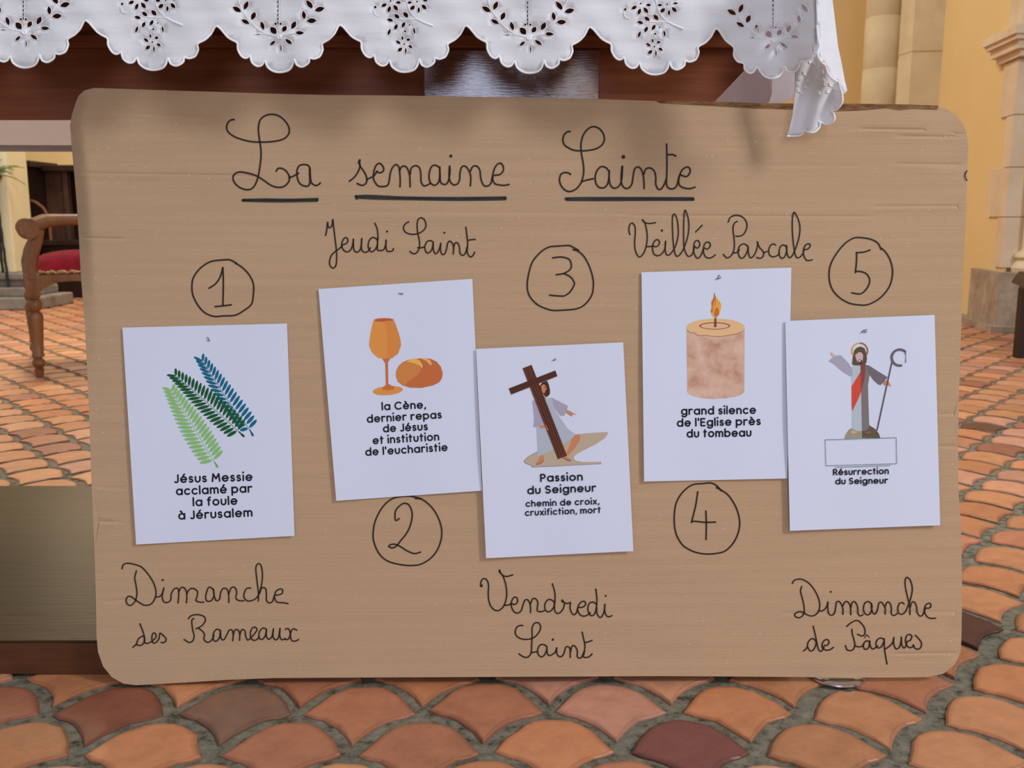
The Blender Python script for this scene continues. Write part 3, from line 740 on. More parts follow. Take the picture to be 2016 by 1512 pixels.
w = write('handwritten_day_name', (220, 1090), 5.04, 2.6, [
 '102,150 115,110 155,95 220,105 290,130 350,190 410,280 438,370 430,440 390,500 330,512 280,490 230,455 190,425 155,430 142,470 160,505 190,512 230,475 250,400 240,310 228,240 245,170',
 '438,432 490,415 518,340', '518,340 500,420 515,475 550,485 585,460 590,400 620,350 655,345 665,400 658,490', '665,380 690,335 725,345 745,400 742,488', '745,400 770,355 810,345 850,375 845,430 835,465 870,480 915,482',
 '1010,360 970,330 945,370 932,430 945,470 990,465 1015,410 1008,350', '1008,350 1020,430 1040,468 1070,450 1080,390 1105,345 1145,355 1160,410 1162,485', '1162,400 1185,340 1220,335 1240,380 1232,440 1260,465 1310,468',
 '1380,342 1340,345 1315,390 1315,440 1350,470 1400,462 1435,440 1465,390 1490,290 1495,190 1480,115 1452,100 1430,140 1440,260 1455,380 1455,470', '1465,400 1490,340 1525,345 1535,400 1535,460 1560,488 1595,475 1615,418 1650,410 1690,395 1695,360 1670,350 1630,375 1615,430 1640,480 1700,487 1750,495',
 '210,930 245,895 262,850 300,820 322,830 320,880 290,910 250,905', '278,695 305,760 325,830 330,885 370,885 410,860 440,825 430,790 405,795 398,850 410,885 440,880 470,840 478,790 510,810 540,850 520,882 490,880',
 '815,645 795,660 800,740 818,820 800,870 765,880 718,852', '760,645 790,615 850,605 910,620 930,655 905,705 860,735 835,745', '860,738 900,770 920,800 915,850 950,880 990,860 1015,810',
 '1075,760 1040,750 1010,790 1008,850 1035,870 1070,830 1078,760', '1078,760 1085,840 1110,855 1140,810 1165,760 1195,760 1205,810 1200,865', '1205,810 1225,755 1255,760 1270,800 1268,860', '1270,810 1290,755 1320,765 1330,820 1350,858 1385,830 1420,790 1442,755 1420,728 1390,745 1375,800 1390,850 1430,858 1465,825',
 '1530,745 1495,740 1465,780 1462,835 1495,850 1525,810 1535,750', '1535,750 1535,820 1560,850 1590,820 1605,745', '1605,745 1600,820 1625,855 1655,830 1670,740', '1670,740 1668,820 1690,855 1722,840',
 '1722,750 1755,745 1772,800 1750,850 1722,850', '1838,760 1800,745 1775,790 1780,850 1810,870 1855,852'], [(505, 262, 2.2)])
w['label'] = 'Dimanche des Rameaux in black cursive at bottom left'
w = write('handwritten_day_name', (920, 1100), 6.3, 2.7, [
 '185,325 175,348 165,320 180,265 215,245 250,275 265,340 260,430 270,530 300,600 350,640 400,638 450,590 480,510 490,420 475,310 440,210 400,165 400,140 415,175 440,205 490,220 565,200',
 '460,578 520,572 545,555 590,568 625,530 615,485 580,478 550,530 550,600 580,655 620,675 665,650 690,580 715,515 750,510 775,550 785,600 785,668', '785,560 810,500 845,495 875,540 870,600 870,645 910,658 955,645',
 '1080,540 1045,510 1000,510 965,560 965,625 1000,660 1045,640 1080,580 1090,470 1080,390 1055,310', '1083,540 1085,640 1115,678 1155,665 1190,620 1205,550 1175,530 1180,512 1205,545 1250,555 1280,545 1275,610 1295,670 1325,695 1355,670 1375,605 1420,605 1465,575 1462,535 1425,530 1385,570 1370,630 1395,690 1440,712 1490,700 1525,670',
 '1605,570 1570,540 1525,545 1500,590 1500,650 1535,705 1575,690 1600,620 1608,500 1595,375', '1605,580 1610,680 1645,728 1675,710 1700,640 1708,565', '1708,565 1705,640 1725,705 1760,720 1795,705',
 '690,830 655,828 615,850 595,905 610,955 660,990 720,1000 800,990 860,950 905,880 905,820 870,792 830,805 805,860 805,950 800,1050 795,1150 775,1200 735,1225 685,1210 642,1180', '800,1165 830,1158 862,1155',
 '990,1090 950,1065 905,1070 875,1120 880,1185 920,1218 960,1190 990,1120', '988,1100 990,1160 1010,1200 1050,1190 1090,1160 1110,1105', '1110,1105 1110,1170 1135,1210 1175,1210 1205,1160 1220,1100 1250,1090 1275,1120 1278,1225', '1280,1160 1300,1085 1335,1085 1365,1140 1365,1210 1385,1232 1420,1220 1450,1150',
 '1425,910 1445,1000 1460,1080 1450,1170 1440,1215 1480,1225 1520,1210 1548,1180', '1465,1038 1505,1030 1548,1012'], [(1718, 460, 2.0), (1062, 1003, 2.4)])
w['label'] = 'Vendredi Saint in black cursive at bottom centre'
w = write('handwritten_day_name', (1540, 1120), 5.929, 2.6, [
 '120,170 140,135 185,120 240,125 310,165 370,235 420,330 440,420 425,495 390,535 340,550 290,535 240,505 195,500 155,520 148,550 190,570 230,555 258,510 255,430 235,340 215,260 230,205',
 '425,490 480,485 520,440 535,385', '535,385 532,450 545,520 575,542 610,520 625,450 635,390 665,380 695,420 710,470 710,530', '710,430 735,385 765,385 795,430 803,535', '803,450 820,390 850,385 880,440 885,510 905,548 945,535',
 '1045,410 1010,382 970,395 950,450 960,510 1000,538 1035,510 1050,440 1040,400', '1040,400 1045,470 1065,520 1095,520 1115,470 1130,400 1160,390 1190,430 1205,470 1203,528', '1203,440 1225,390 1255,395 1275,450 1275,520 1305,545 1345,520',
 '1425,410 1400,392 1365,410 1350,470 1365,520 1400,530 1440,500 1470,430 1505,330 1520,230 1500,140 1460,97 1437,130 1440,220 1465,330 1490,450 1492,535', '1495,450 1515,390 1545,390 1570,440 1575,500 1600,545 1635,545 1660,500 1675,458 1710,460 1738,435 1725,402 1690,410 1665,450 1665,510 1695,560 1740,578 1792,575',
 '250,958 290,920 302,860 335,820 365,815 395,850 390,900 360,950 325,955 300,915', '362,668 385,760 405,860 425,940 455,962 485,925 492,895 525,890 548,860 535,828 500,830 470,870 470,920 510,948 560,942 600,915',
 '815,705 820,760 840,830 850,890 830,940 790,955 755,940 740,895', '755,672 790,640 850,605 895,610 945,660 968,715 960,770 925,782 880,762', '845,895 890,910 930,905 955,880',
 '1015,850 980,840 950,880 955,925 985,940 1015,905 1022,840', '1022,840 1030,900 1055,935 1090,920 1115,900', '1190,825 1150,805 1110,830 1095,880 1115,920 1155,912 1185,860 1192,815', '1192,815 1195,930 1210,1030 1225,1110',
 '1205,935 1250,905 1290,860 1305,800', '1305,800 1302,870 1325,930 1360,925 1385,870 1392,795', '1392,795 1395,870 1415,920 1440,910 1462,848 1495,835 1515,790 1490,765 1455,780 1440,840 1460,900 1500,920 1540,895', '1555,775 1590,810 1625,860 1620,915 1585,938 1545,920 1530,885'], [(568, 267, 2.0)])
Pen((1540, 1120), 5.929, 1.6).stroke([(962, 805), (990, 768), (1018, 800)], smooth=False).put('accent', M['ink'], w, 0.0007)
w['label'] = 'Dimanche de Pâques in black cursive at bottom right'
wm = Pen((0, 0), 1, 2.2); wm.stroke([(1904, 336), (1901, 341), (1900, 347), (1902, 352), (1904, 355)]); wm.put('pen_mark', M['ink'], sign, 0.0009)
NUM = [('1', (360, 480), 5.04, 3.0, ['535,195 470,160 390,160 270,178 170,245 105,335 90,420 100,510 150,610 220,685 310,720 400,715 520,708 600,665 680,600 700,500 700,400 660,310 590,235 520,190', '258,440 320,400 370,330 397,235', '397,235 402,400 397,610', '320,622 400,615 480,605']),
 ('2', (700, 960), 8.895, 2.9, ['1150,195 1060,170 950,150 820,155 680,180 560,250 460,360 380,500 330,640 308,800 315,920 360,1060 440,1190 560,1285 720,1335 900,1362 1040,1360 1160,1335 1300,1250 1410,1130 1480,980 1510,830 1500,680 1450,530 1370,390 1270,280 1150,200 1050,190', '765,540 730,570 697,560 695,430 740,350 820,285 880,275 940,310 985,410 990,530 950,690 880,820 790,930 720,1020 650,1055 585,1035 600,1005 650,990 720,1000 800,1040 900,1105 1030,1155 1135,1130']),
 ('3', (1000, 460), 8.4, 3.0, ['1080,262 1160,290 1240,355 1310,460 1370,600 1410,760 1412,900 1390,1010 1330,1110 1250,1190 1160,1235 1050,1255 900,1265 740,1268 600,1228 500,1180 400,1090 340,990 320,870 330,740 360,600 400,480 460,390 560,290 680,220 780,208 900,200 1010,195 1080,225 1170,275', '740,400 860,385 940,395 1020,430 1050,520 1030,590 930,655 800,678', '930,660 1030,710 1090,790 1095,850 1030,960 940,1025 850,1030 690,1015']),
 ('4', (1300, 930), 8.4, 2.9, ['1010,305 940,225 840,175 700,185 550,200 430,270 330,380 260,520 235,680 232,820 250,970 300,1100 390,1220 540,1305 700,1345 850,1348 1010,1325 1110,1275 1220,1150 1290,1000 1315,850 1300,720 1250,570 1160,420 1070,330 930,250', '620,320 590,530 518,825', '515,825 560,808 640,815 740,825 915,822', '755,640 762,850 758,1110']),
 ('5', (1600, 440), 7.5615, 2.9, ['1020,385 970,290 870,235 750,212 660,208 590,225 490,290 390,400 300,540 255,660 245,780 265,910 320,1020 410,1110 500,1165 580,1195 700,1212 790,1213 880,1185 990,1120 1090,1020 1160,900 1190,760 1185,650 1150,530 1090,430 1030,370', '855,395 760,425 650,432', '655,430 655,560 637,730', '640,715 700,712 790,740 840,800 850,860 830,930 780,1000 720,1045 660,1045 585,1032'])]
for d, o, k, wd, st_ in NUM: write('circled_number', o, k, wd, st_)['label'] = 'handwritten number %s in a black circle' % d

# ============================================================ THE FIVE PRINTED SHEETS
def arcp(cx, cy, rx, ry, a0, a1, n=14):
    return [(cx + rx * math.cos(math.radians(a0 + (a1 - a0) * i / n)), cy + ry * math.sin(math.radians(a0 + (a1 - a0) * i / n))) for i in range(n + 1)]
O_ = arcp(.5, .5, .5, .5, 0, 360, 22)
def n_(w_=.8, r_=.4): return [[(0, 0), (0, 1)], [(0, .55)] + arcp(r_, 1 - r_, r_, r_, 180, 0) + [(w_, 0)]]
Pb = [(0, 0), (0, 1.42), (.42, 1.42)] + arcp(.42, 1.04, .38, .38, 90, -90) + [(0, .66)]
Ss = arcp(.3, .745, .26, .255, 30, 270) + arcp(.3, .255, .29, .255, 90, -150)
ACU = [(.42, 1.25), (.66, 1.52)]; GRA = [(.30, 1.52), (.56, 1.25)]
G = {'a': (1, [O_, [(1, 1), (1, 0)]]), 'e': (1, [[(0, .5), (1, .5)] + arcp(.5, .5, .5, .5, 0, 318, 20)]), 'c': (.88, [arcp(.5, .5, .5, .5, 48, 312, 18)]), 'o': (1, [O_]),
     'd': (1, [O_, [(1, 1.5), (1, 0)]]), 'b': (1, [O_, [(0, 1.5), (0, 0)]]), 'p': (1, [O_, [(0, 1), (0, -.48)]]), 'g': (1, [O_, [(1, 1), (1, -.08)] + arcp(.5, -.08, .5, .4, 0, -150)]),
     'n': (.8, n_()), 'h': (.8, [[(0, 0), (0, 1.5)], n_()[1]]), 'm': (1.36, [[(0, 0), (0, 1)], [(0, .6)] + arcp(.34, .66, .34, .34, 180, 0) + [(.68, 0)], [(.68, .6)] + arcp(1.02, .66, .34, .34, 180, 0) + [(1.36, 0)]]),
     'u': (.8, [[(0, 1), (0, .4)] + arcp(.4, .4, .4, .4, 180, 360) + [(.8, 1)]]), 'r': (.56, [[(0, 0), (0, 1)], [(0, .5)] + arcp(.42, .56, .42, .44, 180, 62)]), 's': (.6, [Ss]),
     'i': (0, [[(0, 0), (0, 1)]]), 'l': (0, [[(0, 0), (0, 1.5)]]), 't': (.5, [[(.2, 0), (.2, 1.4)], [(0, 1), (.5, 1)]]), 'f': (.5, [[(.18, 0), (.18, 1.2)] + arcp(.46, 1.2, .28, .3, 180, 80), [(0, 1), (.46, 1)]]),
     'x': (.75, [[(0, 0), (.75, 1)], [(0, 1), (.75, 0)]]), ',': (.1, [[(.1, .06), (0, -.24)]]), "'": (0, [[(0, 1.12), (0, 1.5)]]), 'J': (.58, [[(.58, 1.42), (.58, .34)] + arcp(.27, .32, .31, .32, 0, -140)]),
     'M': (1.3, [[(0, 0), (.14, 1.42), (.65, .5), (1.16, 1.42), (1.3, 0)]]), 'C': (1.25, [arcp(.71, .71, .71, .71, 48, 312, 22)]), 'E': (.75, [[(.75, 1.42), (0, 1.42), (0, 0), (.75, 0)], [(0, .72), (.68, .72)]]),
     'P': (.8, [Pb]), 'R': (.85, [Pb, [(.4, .66), (.85, 0)]]), 'S': (.85, [[(x * 1.42, y * 1.42) for x, y in Ss]])}
for k_, b_, ac in (('é', 'e', ACU), ('è', 'e', GRA), ('à', 'a', GRA)): G[k_] = (G[b_][0], G[b_][1] + [ac])
def text2d(txt, x0, y0, x1, y1, xh, wgt):
    xh = xh - wgt * .85; y0 -= wgt / 2; y1 -= wgt / 2
    """geometric sans caption: baseline from (x0,y0) to (x1,y1), x-height in pixels"""
    gap, x, st = .52, 0.0, []
    dots = []
    for ch in txt:
        if ch == ' ': x += .62; continue
        adv, ss = G[ch]
        for s in ss: st.append([(x + a_, b_) for a_, b_ in s])
        if ch == 'i': dots.append((x, 1.55))
        x += adv + gap
    tot = x - gap; L = math.hypot(x1 - x0, y1 - y0); kx = (L - wgt * .5) / (tot * xh)
    ux, uy = (x1 - x0) / L, (y1 - y0) / L
    def mp(p): a_, b_ = p[0] * xh * kx + wgt * .25, p[1] * xh; return (x0 + ux * a_ + uy * b_, y0 + uy * a_ - ux * b_)
    V = []; Fc = []
    for s in st:
        v_, f_ = ribbon([mp(p) for p in s], wgt); n = len(V); V += v_; Fc += [tuple(i + n for i in q) for q in f_]
    for d in dots:
        n = len(V); V += disc(mp(d), wgt * .62, 10); Fc.append(tuple(range(n, n + 10)))
    return V, Fc

class Sheet:
    def __init__(s, label, quad, base, lift=(0.0026, 0.003)):
        s.q = quad; s.base = base; s.lift = lift; s.lay = 0
        c = board(*[sum(p[i] for p in quad) / 4 for i in (0, 1)], base)
        s.t = thing('printed_sheet', label, 'paper', tuple(board((quad[2][0] + quad[3][0]) / 2, (quad[2][1] + quad[3][1]) / 2, base)), group='printed sheets pinned to the cardboard sign')
        tl, tr_, br, bl = quad; out = []
        for (a_, b_) in ((tl, tr_), (tr_, br), (br, bl), (bl, tl)):
            for k in range(8): f_ = k / 8; out.append((a_[0] + (b_[0] - a_[0]) * f_, a_[1] + (b_[1] - a_[1]) * f_))
        P, T = fill(out, (), 18)
        v, f = skin(P, T, s.at, lambda x, y: s.at(x, y) - BN * 0.0003)
        o = mesh('sheet', v, f, M['paper'], s.t); o.data.polygons.foreach_set('use_smooth', [False] * len(o.data.polygons))
    def uv(s, x, y):
        tl, tr_, br, bl = s.q; u = v = .5
        for _ in range(6):
            px = (1 - v) * ((1 - u) * tl[0] + u * tr_[0]) + v * ((1 - u) * bl[0] + u * br[0]); py = (1 - v) * ((1 - u) * tl[1] + u * tr_[1]) + v * ((1 - u) * bl[1] + u * br[1])
            ux = (1 - v) * (tr_[0] - tl[0]) + v * (br[0] - bl[0]); uy = (1 - v) * (tr_[1] - tl[1]) + v * (br[1] - bl[1])
            vx = (1 - u) * (bl[0] - tl[0]) + u * (br[0] - tr_[0]); vy = (1 - u) * (bl[1] - tl[1]) + u * (br[1] - tr_[1])
            d = ux * vy - uy * vx; ex, ey = x - px, y - py
            u += (ex * vy - ey * vx) / d; v += (ux * ey - uy * ex) / d
        return u, v
    def off(s, x, y):
        u, v = s.uv(x, y); a_, b_ = s.lift
        return s.base + a_ * max(0, 1 - u) ** 3 * (0.4 + 0.6 * min(1, max(0, v) * 2)) + b_ * max(0, v) ** 4 * max(0, u) ** 2 + 0.0012 * math.sin(max(0, min(1, u)) * 9 + v * 2) * 0.4 + 0.0006
    def at(s, x, y, k=0.0): return board(x, y, s.off(x, y) + k)
    def flatp(s, name, V2, Fc, m, label=None, parent=None):
        s.lay += 1; k = 0.00022 + 0.00003 * s.lay
        V = [s.at(x, y, k) for x, y in V2]; F2 = []
        for q in Fc:
            a_, b_, c_ = (V[i] for i in q[:3]); F2.append(q if (b_ - a_).cross(c_ - a_).dot(a_ - CAM) < 0 else q[::-1])
        o = mesh(name, V, F2, m, parent or s.t)
        if label: o['label'] = label
        return o
    def poly(s, name, polys, m, label=None, parent=None, step=8):
        if len(polys) > 1:
            for p in polys: s.poly(name, [p], m, label, parent, step)
            return
        V2 = []; Fc = []
        for p in polys:
            P, T = fill(p, (), step); n = len(V2); V2 += P; Fc += [tuple(i + n for i in t) for t in T]
        return s.flatp(name, V2, Fc, m, label, parent)
    def lines(s, name, ls, w_, m, label=None, parent=None, smooth=False):
        V2 = []; Fc = []
        for l in ls:
            l2 = smooth_pts(l, 4) if smooth and len(l) > 2 else l
            v_, f_ = ribbon(l2, w_); n = len(V2); V2 += v_; Fc += [tuple(i + n for i in q) for q in f_]
        return s.flatp(name, V2, Fc, m, label, parent)
    def caption(s, o, k, rows, wf=.25):
        V2 = []; Fc = []
        for txt, x0, x1, y0, y1, xh in rows:
            (a_, b_), (c_, d_) = tr(o, k, [(x0, y0), (x1, y1)]); v_, f_ = text2d(txt, a_, b_, c_, d_, xh / k, xh / k * wf)
            n = len(V2); V2 += v_; Fc += [tuple(i + n for i in q) for q in f_]
        s.flatp('caption', V2, Fc, M['print'])
    def pin(s, o, k, t):
        pts = [s.at(*p, 0.0014) for p in tr(o, k, P_(t))]
        MB().tube(pts, 0.0006, 6).build('pin_wire', M['wire'], s.t)
def lens(a_, b_, w_, n=6, ex=.8):
    dx, dy = b_[0] - a_[0], b_[1] - a_[1]; L = math.hypot(dx, dy) or 1; nx, ny = -dy / L, dx / L; p = []
    for k in range(n + 1): t = k / n; p.append((a_[0] + dx * t + nx * w_ / 2 * math.sin(math.pi * t) ** ex, a_[1] + dy * t + ny * w_ / 2 * math.sin(math.pi * t) ** ex))
    for k in range(n - 1, 0, -1): t = k / n; p.append((a_[0] + dx * t - nx * w_ / 2 * math.sin(math.pi * t) ** ex, a_[1] + dy * t - ny * w_ / 2 * math.sin(math.pi * t) ** ex))
    return p

LB, UBs = 0.0012, 0.0032
# 1 palms
s1 = Sheet('printed sheet with three palm fronds in light green, dark green and blue', [(241, 645), (565, 637), (580, 1055), (268, 1072)], LB)
o, k = (300, 680), 5.814
def frond(axis, l0, l1, r0, r1, n, wd, c, label):
    m_ = flat('frond_' + c[0], c[1]); ax = smooth_pts(P_(axis), 12); V2 = []; Fc = []
    cum = [0]
    for p, q in zip(ax[:-1], ax[1:]): cum.append(cum[-1] + math.hypot(q[0] - p[0], q[1] - p[1]))
    def at_(t):
        d = t * cum[-1]
        for i in range(len(cum) - 1):
            if cum[i + 1] >= d: f_ = (d - cum[i]) / max(1e-6, cum[i + 1] - cum[i]); return (ax[i][0] + (ax[i + 1][0] - ax[i][0]) * f_, ax[i][1] + (ax[i + 1][1] - ax[i][1]) * f_)
        return ax[-1]
    polys = []
    for i in range(n):
        t = i / (n - 1); p = at_(.09 + .88 * t); sz = 1.08 - .12 * t ** 3 - .10 * (1 - t) ** 4 + .26 * math.sin(math.pi * t)
        for (d0, d1) in ((l0, l1), (r0, r1)):
            dx, dy = d0[0] + (d1[0] - d0[0]) * t, d0[1] + (d1[1] - d0[1]) * t
            polys.append(lens((p[0] + dx * .06, p[1] + dy * .06), (p[0] + dx * sz, p[1] + dy * sz), wd * .92 * (1 - .2 * t), 8, .55))
    polys = [tr(o, k, p) for p in polys]
    for p in polys: n0 = len(V2); V2 += p; Fc.append(tuple(range(n0, n0 + len(p))))
    for l, w_ in ((ax, .9), (ax[:10], 2.6), (ax[:6], 4.2)):
        v_, f_ = ribbon(tr(o, k, l), w_); n0 = len(V2); V2 += v_; Fc += [tuple(i + n0 for i in q) for q in f_]
    s1.flatp('palm_frond', V2, Fc, m_, label)
frond('1150,1030 1090,930 900,680 760,470 640,280 558,160', (-105, 25), (-108, -58), (95, -100), (8, -100), 19, 44, ('blue', (16, 104, 132)), 'blue palm frond')
frond('1045,1040 960,960 720,740 540,580 400,460 245,335', (-125, 70), (-112, -18), (85, -130), (-4, -100), 21, 44, ('dark_green', (18, 88, 44)), 'dark green palm frond')
frond('745,1390 690,1300 540,1050 440,880 320,680 215,500', (-160, 38), (-122, -48), (112, -112), (20, -90), 20, 46, ('light_green', (138, 192, 116)), 'light green palm frond')
s1.caption((230, 620), 3.216, [('Jésus Messie', 365, 857, 1066, 1052, 42), ('acclamé par', 377, 855, 1143, 1125, 42), ('la foule', 483, 762, 1213, 1203, 42), ('à Jérusalem', 392, 857, 1298, 1278, 42)])
s1.pin((230, 620), 3.216, '572,140 580,148 578,162 590,165 582,158')
# 2 chalice and bread
s2 = Sheet('printed sheet with an orange chalice and a round loaf of bread', [(627, 569), (930, 549), (949, 966), (662, 986)], LB)
o, k = (610, 540), 3.286
def T_(t): return tr(o, k, P_(t))
ca_, cb_ = flat('cup_orange', (226, 148, 72)), flat('cup_shade', (206, 112, 62))
s2.poly('chalice_print', [T_('415,292 440,284 478,282 515,284 542,290 556,325 575,380 588,430 590,462 572,512 532,543 492,550 440,540 402,506 383,462 386,420 396,365 406,320')], ca_)
s2.poly('chalice_print', [tr(o, k, disc((478, 296), 60, 24, 11, -.03))], flat('wine_red', (190, 92, 72)))
s2.poly('chalice_print', [T_('486,302 540,300 556,330 575,382 588,430 590,462 572,512 532,543 500,548 505,400')], flat('cup_mid', (220, 138, 66)))
s2.poly('chalice_print', [tr(o, k, disc((505, 752), 97, 30, 29, -.08))], ca_)
s2.poly('chalice_print', [T_('468,546 522,544 505,570 508,708 545,730 545,745 508,752 470,747 470,735 492,714 488,575')], cb_)
s2.poly('bread_print', [T_('557,660 558,628 572,595 600,568 650,550 720,543 780,546 820,565 848,598 860,640 855,672 838,698 800,718 720,735 650,733 600,718 570,695')], flat('crust', (200, 110, 62)))
s2.poly('bread_print', [T_('557,660 558,628 572,595 600,568 650,560 700,580 720,615 700,650 640,690 610,720 570,695')], flat('crust_light', (212, 132, 70)))
s2.poly('bread_print', [T_('628,566 650,550 685,543 715,562 730,590 728,608 705,588 670,574'), T_('712,544 745,542 778,556 792,582 780,588 755,562 730,550')], flat('crust_yellow', (238, 182, 88)))
s2.caption(o, k, [('la Cène,', 467, 750, 881, 869, 39), ('dernier repas', 372, 852, 962, 933, 39), ('de Jésus', 476, 762, 1024, 1010, 39), ('et institution', 410, 836, 1101, 1076, 39), ("de l'eucharistie", 362, 890, 1176, 1144, 39)])
s2.pin(o, k, '576,120 590,126 604,128 596,122')
# 3 figure carrying a cross (lies over the edge of the chalice sheet)
s3 = Sheet('printed sheet with a robed figure carrying a brown wooden cross', [(937, 687), (1227, 674), (1247, 1085), (957, 1099)], UBs)
o, k = (990, 690), 6.048
skin_m = flat('print_skin', (208, 132, 92)); hair_m = flat('print_hair', (76, 42, 34)); robe_m = flat('print_robe', (178, 184, 196)); slv_m = flat('print_sleeve', (170, 164, 182))
s3.poly('figure_print', [T_('250,1320 262,1300 300,1265 410,1205 600,1130 740,1060 870,1000 1000,985 1250,970 1245,1000 1215,1045 1100,1120 960,1190 880,1232 845,1265 850,1298 880,1315 960,1328 1170,1325 1170,1350 900,1362 600,1378 345,1390 340,1370 300,1360 262,1342')], flat('print_sand', (190, 170, 146)))
s3.lines('figure_print', [T_('415,1205 300,1265 252,1318 265,1342 340,1368 345,1388 700,1374 1170,1350')], .9, flat('print_grey', (132, 124, 122)))
s3.poly('figure_print', [T_('510,570 590,560 605,660 640,740 700,830 780,940 870,1000 820,1050 730,1105 600,1180 420,1262 410,1100 400,900 405,700 450,600')], robe_m)
s3.poly('figure_print', [T_('350,600 372,590 420,640 480,780 490,850 432,902 365,916 372,800')], slv_m)
s3.poly('figure_print', [T_('585,562 660,600 777,660 760,715 735,772 700,782 670,760 625,690 605,650')], slv_m)
s3.poly('figure_print', [T_('440,420 470,380 525,360 545,400 562,470 560,520 530,552 505,548 480,515 450,470')], hair_m)
s3.poly('figure_print', [T_('455,420 490,400 520,435 525,455 505,480 500,505 478,510 462,470')], skin_m)
s3.poly('figure_print', [T_('490,540 515,552 510,575 485,560'), T_('757,708 800,722 850,752 886,764 830,760 822,786 780,760 752,735'), T_('870,1000 905,1000 922,1030 910,1080 850,1170 780,1245 752,1235 800,1130 828,1050'), T_('722,1275 760,1262 815,1298 800,1318 760,1305'), T_('442,1255 488,1250 488,1310 450,1345 400,1362 400,1335 430,1300')], skin_m)
wd_ = flat('print_cross', (98, 54, 38))
s3.poly('cross_print', [T_('235,212 342,170 765,1255 655,1295')], wd_)
s3.lines('cross_print', [T_('275,200 675,1270'), T_('300,200 700,1262'), T_('330,195 728,1255')], .8, flat('print_grain', (58, 30, 24)))
s3.lines('cross_print', [T_('288,200 688,1268'), T_('318,198 716,1256')], .5, flat('print_grain_light', (138, 84, 60)))
s3.poly('cross_print', [T_('70,452 625,238 650,306 100,525')], flat('print_beam', (88, 48, 35)))
s3.lines('cross_print', [T_('82,474 632,258'), T_('92,500 640,284')], .7, flat('print_grain2', (60, 32, 25)))
s3.poly('figure_print', [T_('430,902 470,885 505,880 545,950 525,945 500,915 470,925')], flat('print_skin2', (214, 128, 100)))
s3.lines('figure_print', [T_('498,435 520,445')], 1.2, hair_m)
sm_ = flat('print_sandal', (120, 70, 45))
for l_ in ('722,1280 770,1306 808,1312', '402,1358 450,1345 486,1312'): s3.lines('sandal_print', [T_(l_)], 1.0, sm_)
s3.caption((920, 660), 3.359, [('Passion', 485, 762, 971, 962, 40), ('du Seigneur', 400, 850, 1053, 1035, 40), ('chemin de croix,', 388, 873, 1136, 1119, 32), ('cruxifiction, mort', 384, 882, 1196, 1176, 32)])
s3.pin(o, k, '595,118 615,115 635,95 612,105 628,112')
# 4 candle
s4 = Sheet('printed sheet with a thick lit candle, under the handwritten Veillée Pascale', [(1263, 536), (1558, 527), (1550, 942), (1268, 948)], LB)
o, k = (1250, 520), 3.4375
mc = make_noisy('print_candle', [(0.30, (172, 118, 92)), (0.45, (208, 164, 140)), (0.60, (222, 186, 166)), (0.8, (206, 150, 110))], 28, (1, 1, 1), 0.7, 0.2, 0)
s4.poly('candle_print', [T_('350,430 400,470 480,488 560,490 640,480 700,462 742,430 742,600 740,865 720,882 680,896 620,907 540,912 460,907 400,894 370,880 355,866 352,640')], mc)
s4.poly('candle_print', [tr(o, k, disc((546, 428), 196, 40, 60))], flat('print_wax', (230, 186, 136)))
s4.lines('candle_print', [T_('352,448 380,466 400,464 430,484 480,482 520,488 580,490 640,480 700,470 725,456')], 1.2, flat('print_wax_line', (168, 98, 60)), smooth=True)
s4.poly('candle_print', [tr(o, k, disc((540, 418), 106, 30, 25))], flat('print_wax_brown', (160, 96, 62)))
s4.poly('candle_print', [tr(o, k, disc((540, 419), 94, 30, 19))], flat('print_wax_pool', (226, 182, 146)))
s4.poly('candle_print', [T_('534,426 538,365 552,365 552,426')], flat('print_wick', (120, 74, 50)))
s4.poly('flame_print', [T_('538,192 545,215 566,244 584,268 582,300 570,342 548,366 528,352 512,322 520,292 518,255 534,225')], flat('print_flame', (236, 166, 66)))
s4.poly('flame_print', [T_('538,192 542,240 530,275 522,300 530,330 514,320 522,290 518,258 533,228'), T_('556,290 568,310 570,338 550,362 536,345 540,310')], flat('print_flame_dark', (198, 112, 48)))
s4.lines('flame_print', [T_('538,194 546,240 544,270 528,300 522,320')], .8, flat('print_flame_line', (150, 84, 48)), smooth=True)
s4.caption(o, k, [('grand silence', 315, 818, 1022, 1014, 42), ("de l'Eglise près", 287, 850, 1102, 1090, 42), ('du tombeau', 353, 787, 1175, 1168, 42)])
s4.pin(o, k, '548,100 562,98 572,72 582,92 566,100')
# 5 risen figure (lies over the edge of the candle sheet)
s5 = Sheet('printed sheet with a robed figure holding a crook above an empty box', [(1546, 632), (1840, 620), (1851, 1034), (1555, 1045)], UBs)
o, k = (1610, 630), 5.815
s5.poly('figure_print', [T_('305,1360 318,1312 355,1255 420,1218 505,1202 507,1352')], flat('print_hill', (156, 152, 132)))
s5.poly('figure_print', [T_('505,1202 590,1205 655,1245 700,1300 716,1350 507,1352')], flat('print_hill_dark', (98, 88, 72)))
s5.poly('figure_print', [T_('390,700 385,640 400,530 440,515 490,512 505,1272 450,1268 395,1250 388,900')], flat('print_robe_pale', (182, 194, 202)))
s5.poly('figure_print', [T_('490,512 550,510 596,580 590,660 575,740 582,1000 590,1230 560,1262 505,1272')], flat('print_robe_dark', (126, 118, 116)))
s5.poly('figure_print', [T_('490,590 497,820 470,890 396,1046 388,980 388,760 430,690')], flat('print_sash', (214, 76, 58)))
s5.poly('figure_print', [T_('488,512 548,510 545,600 530,700 497,825')], flat('print_sash_dark', (138, 74, 62)))
s5.poly('figure_print', [T_('125,470 160,440 205,408 265,402 300,440 350,490 385,540 400,590 395,640 365,640 310,605 255,565 180,500')], slv_m)
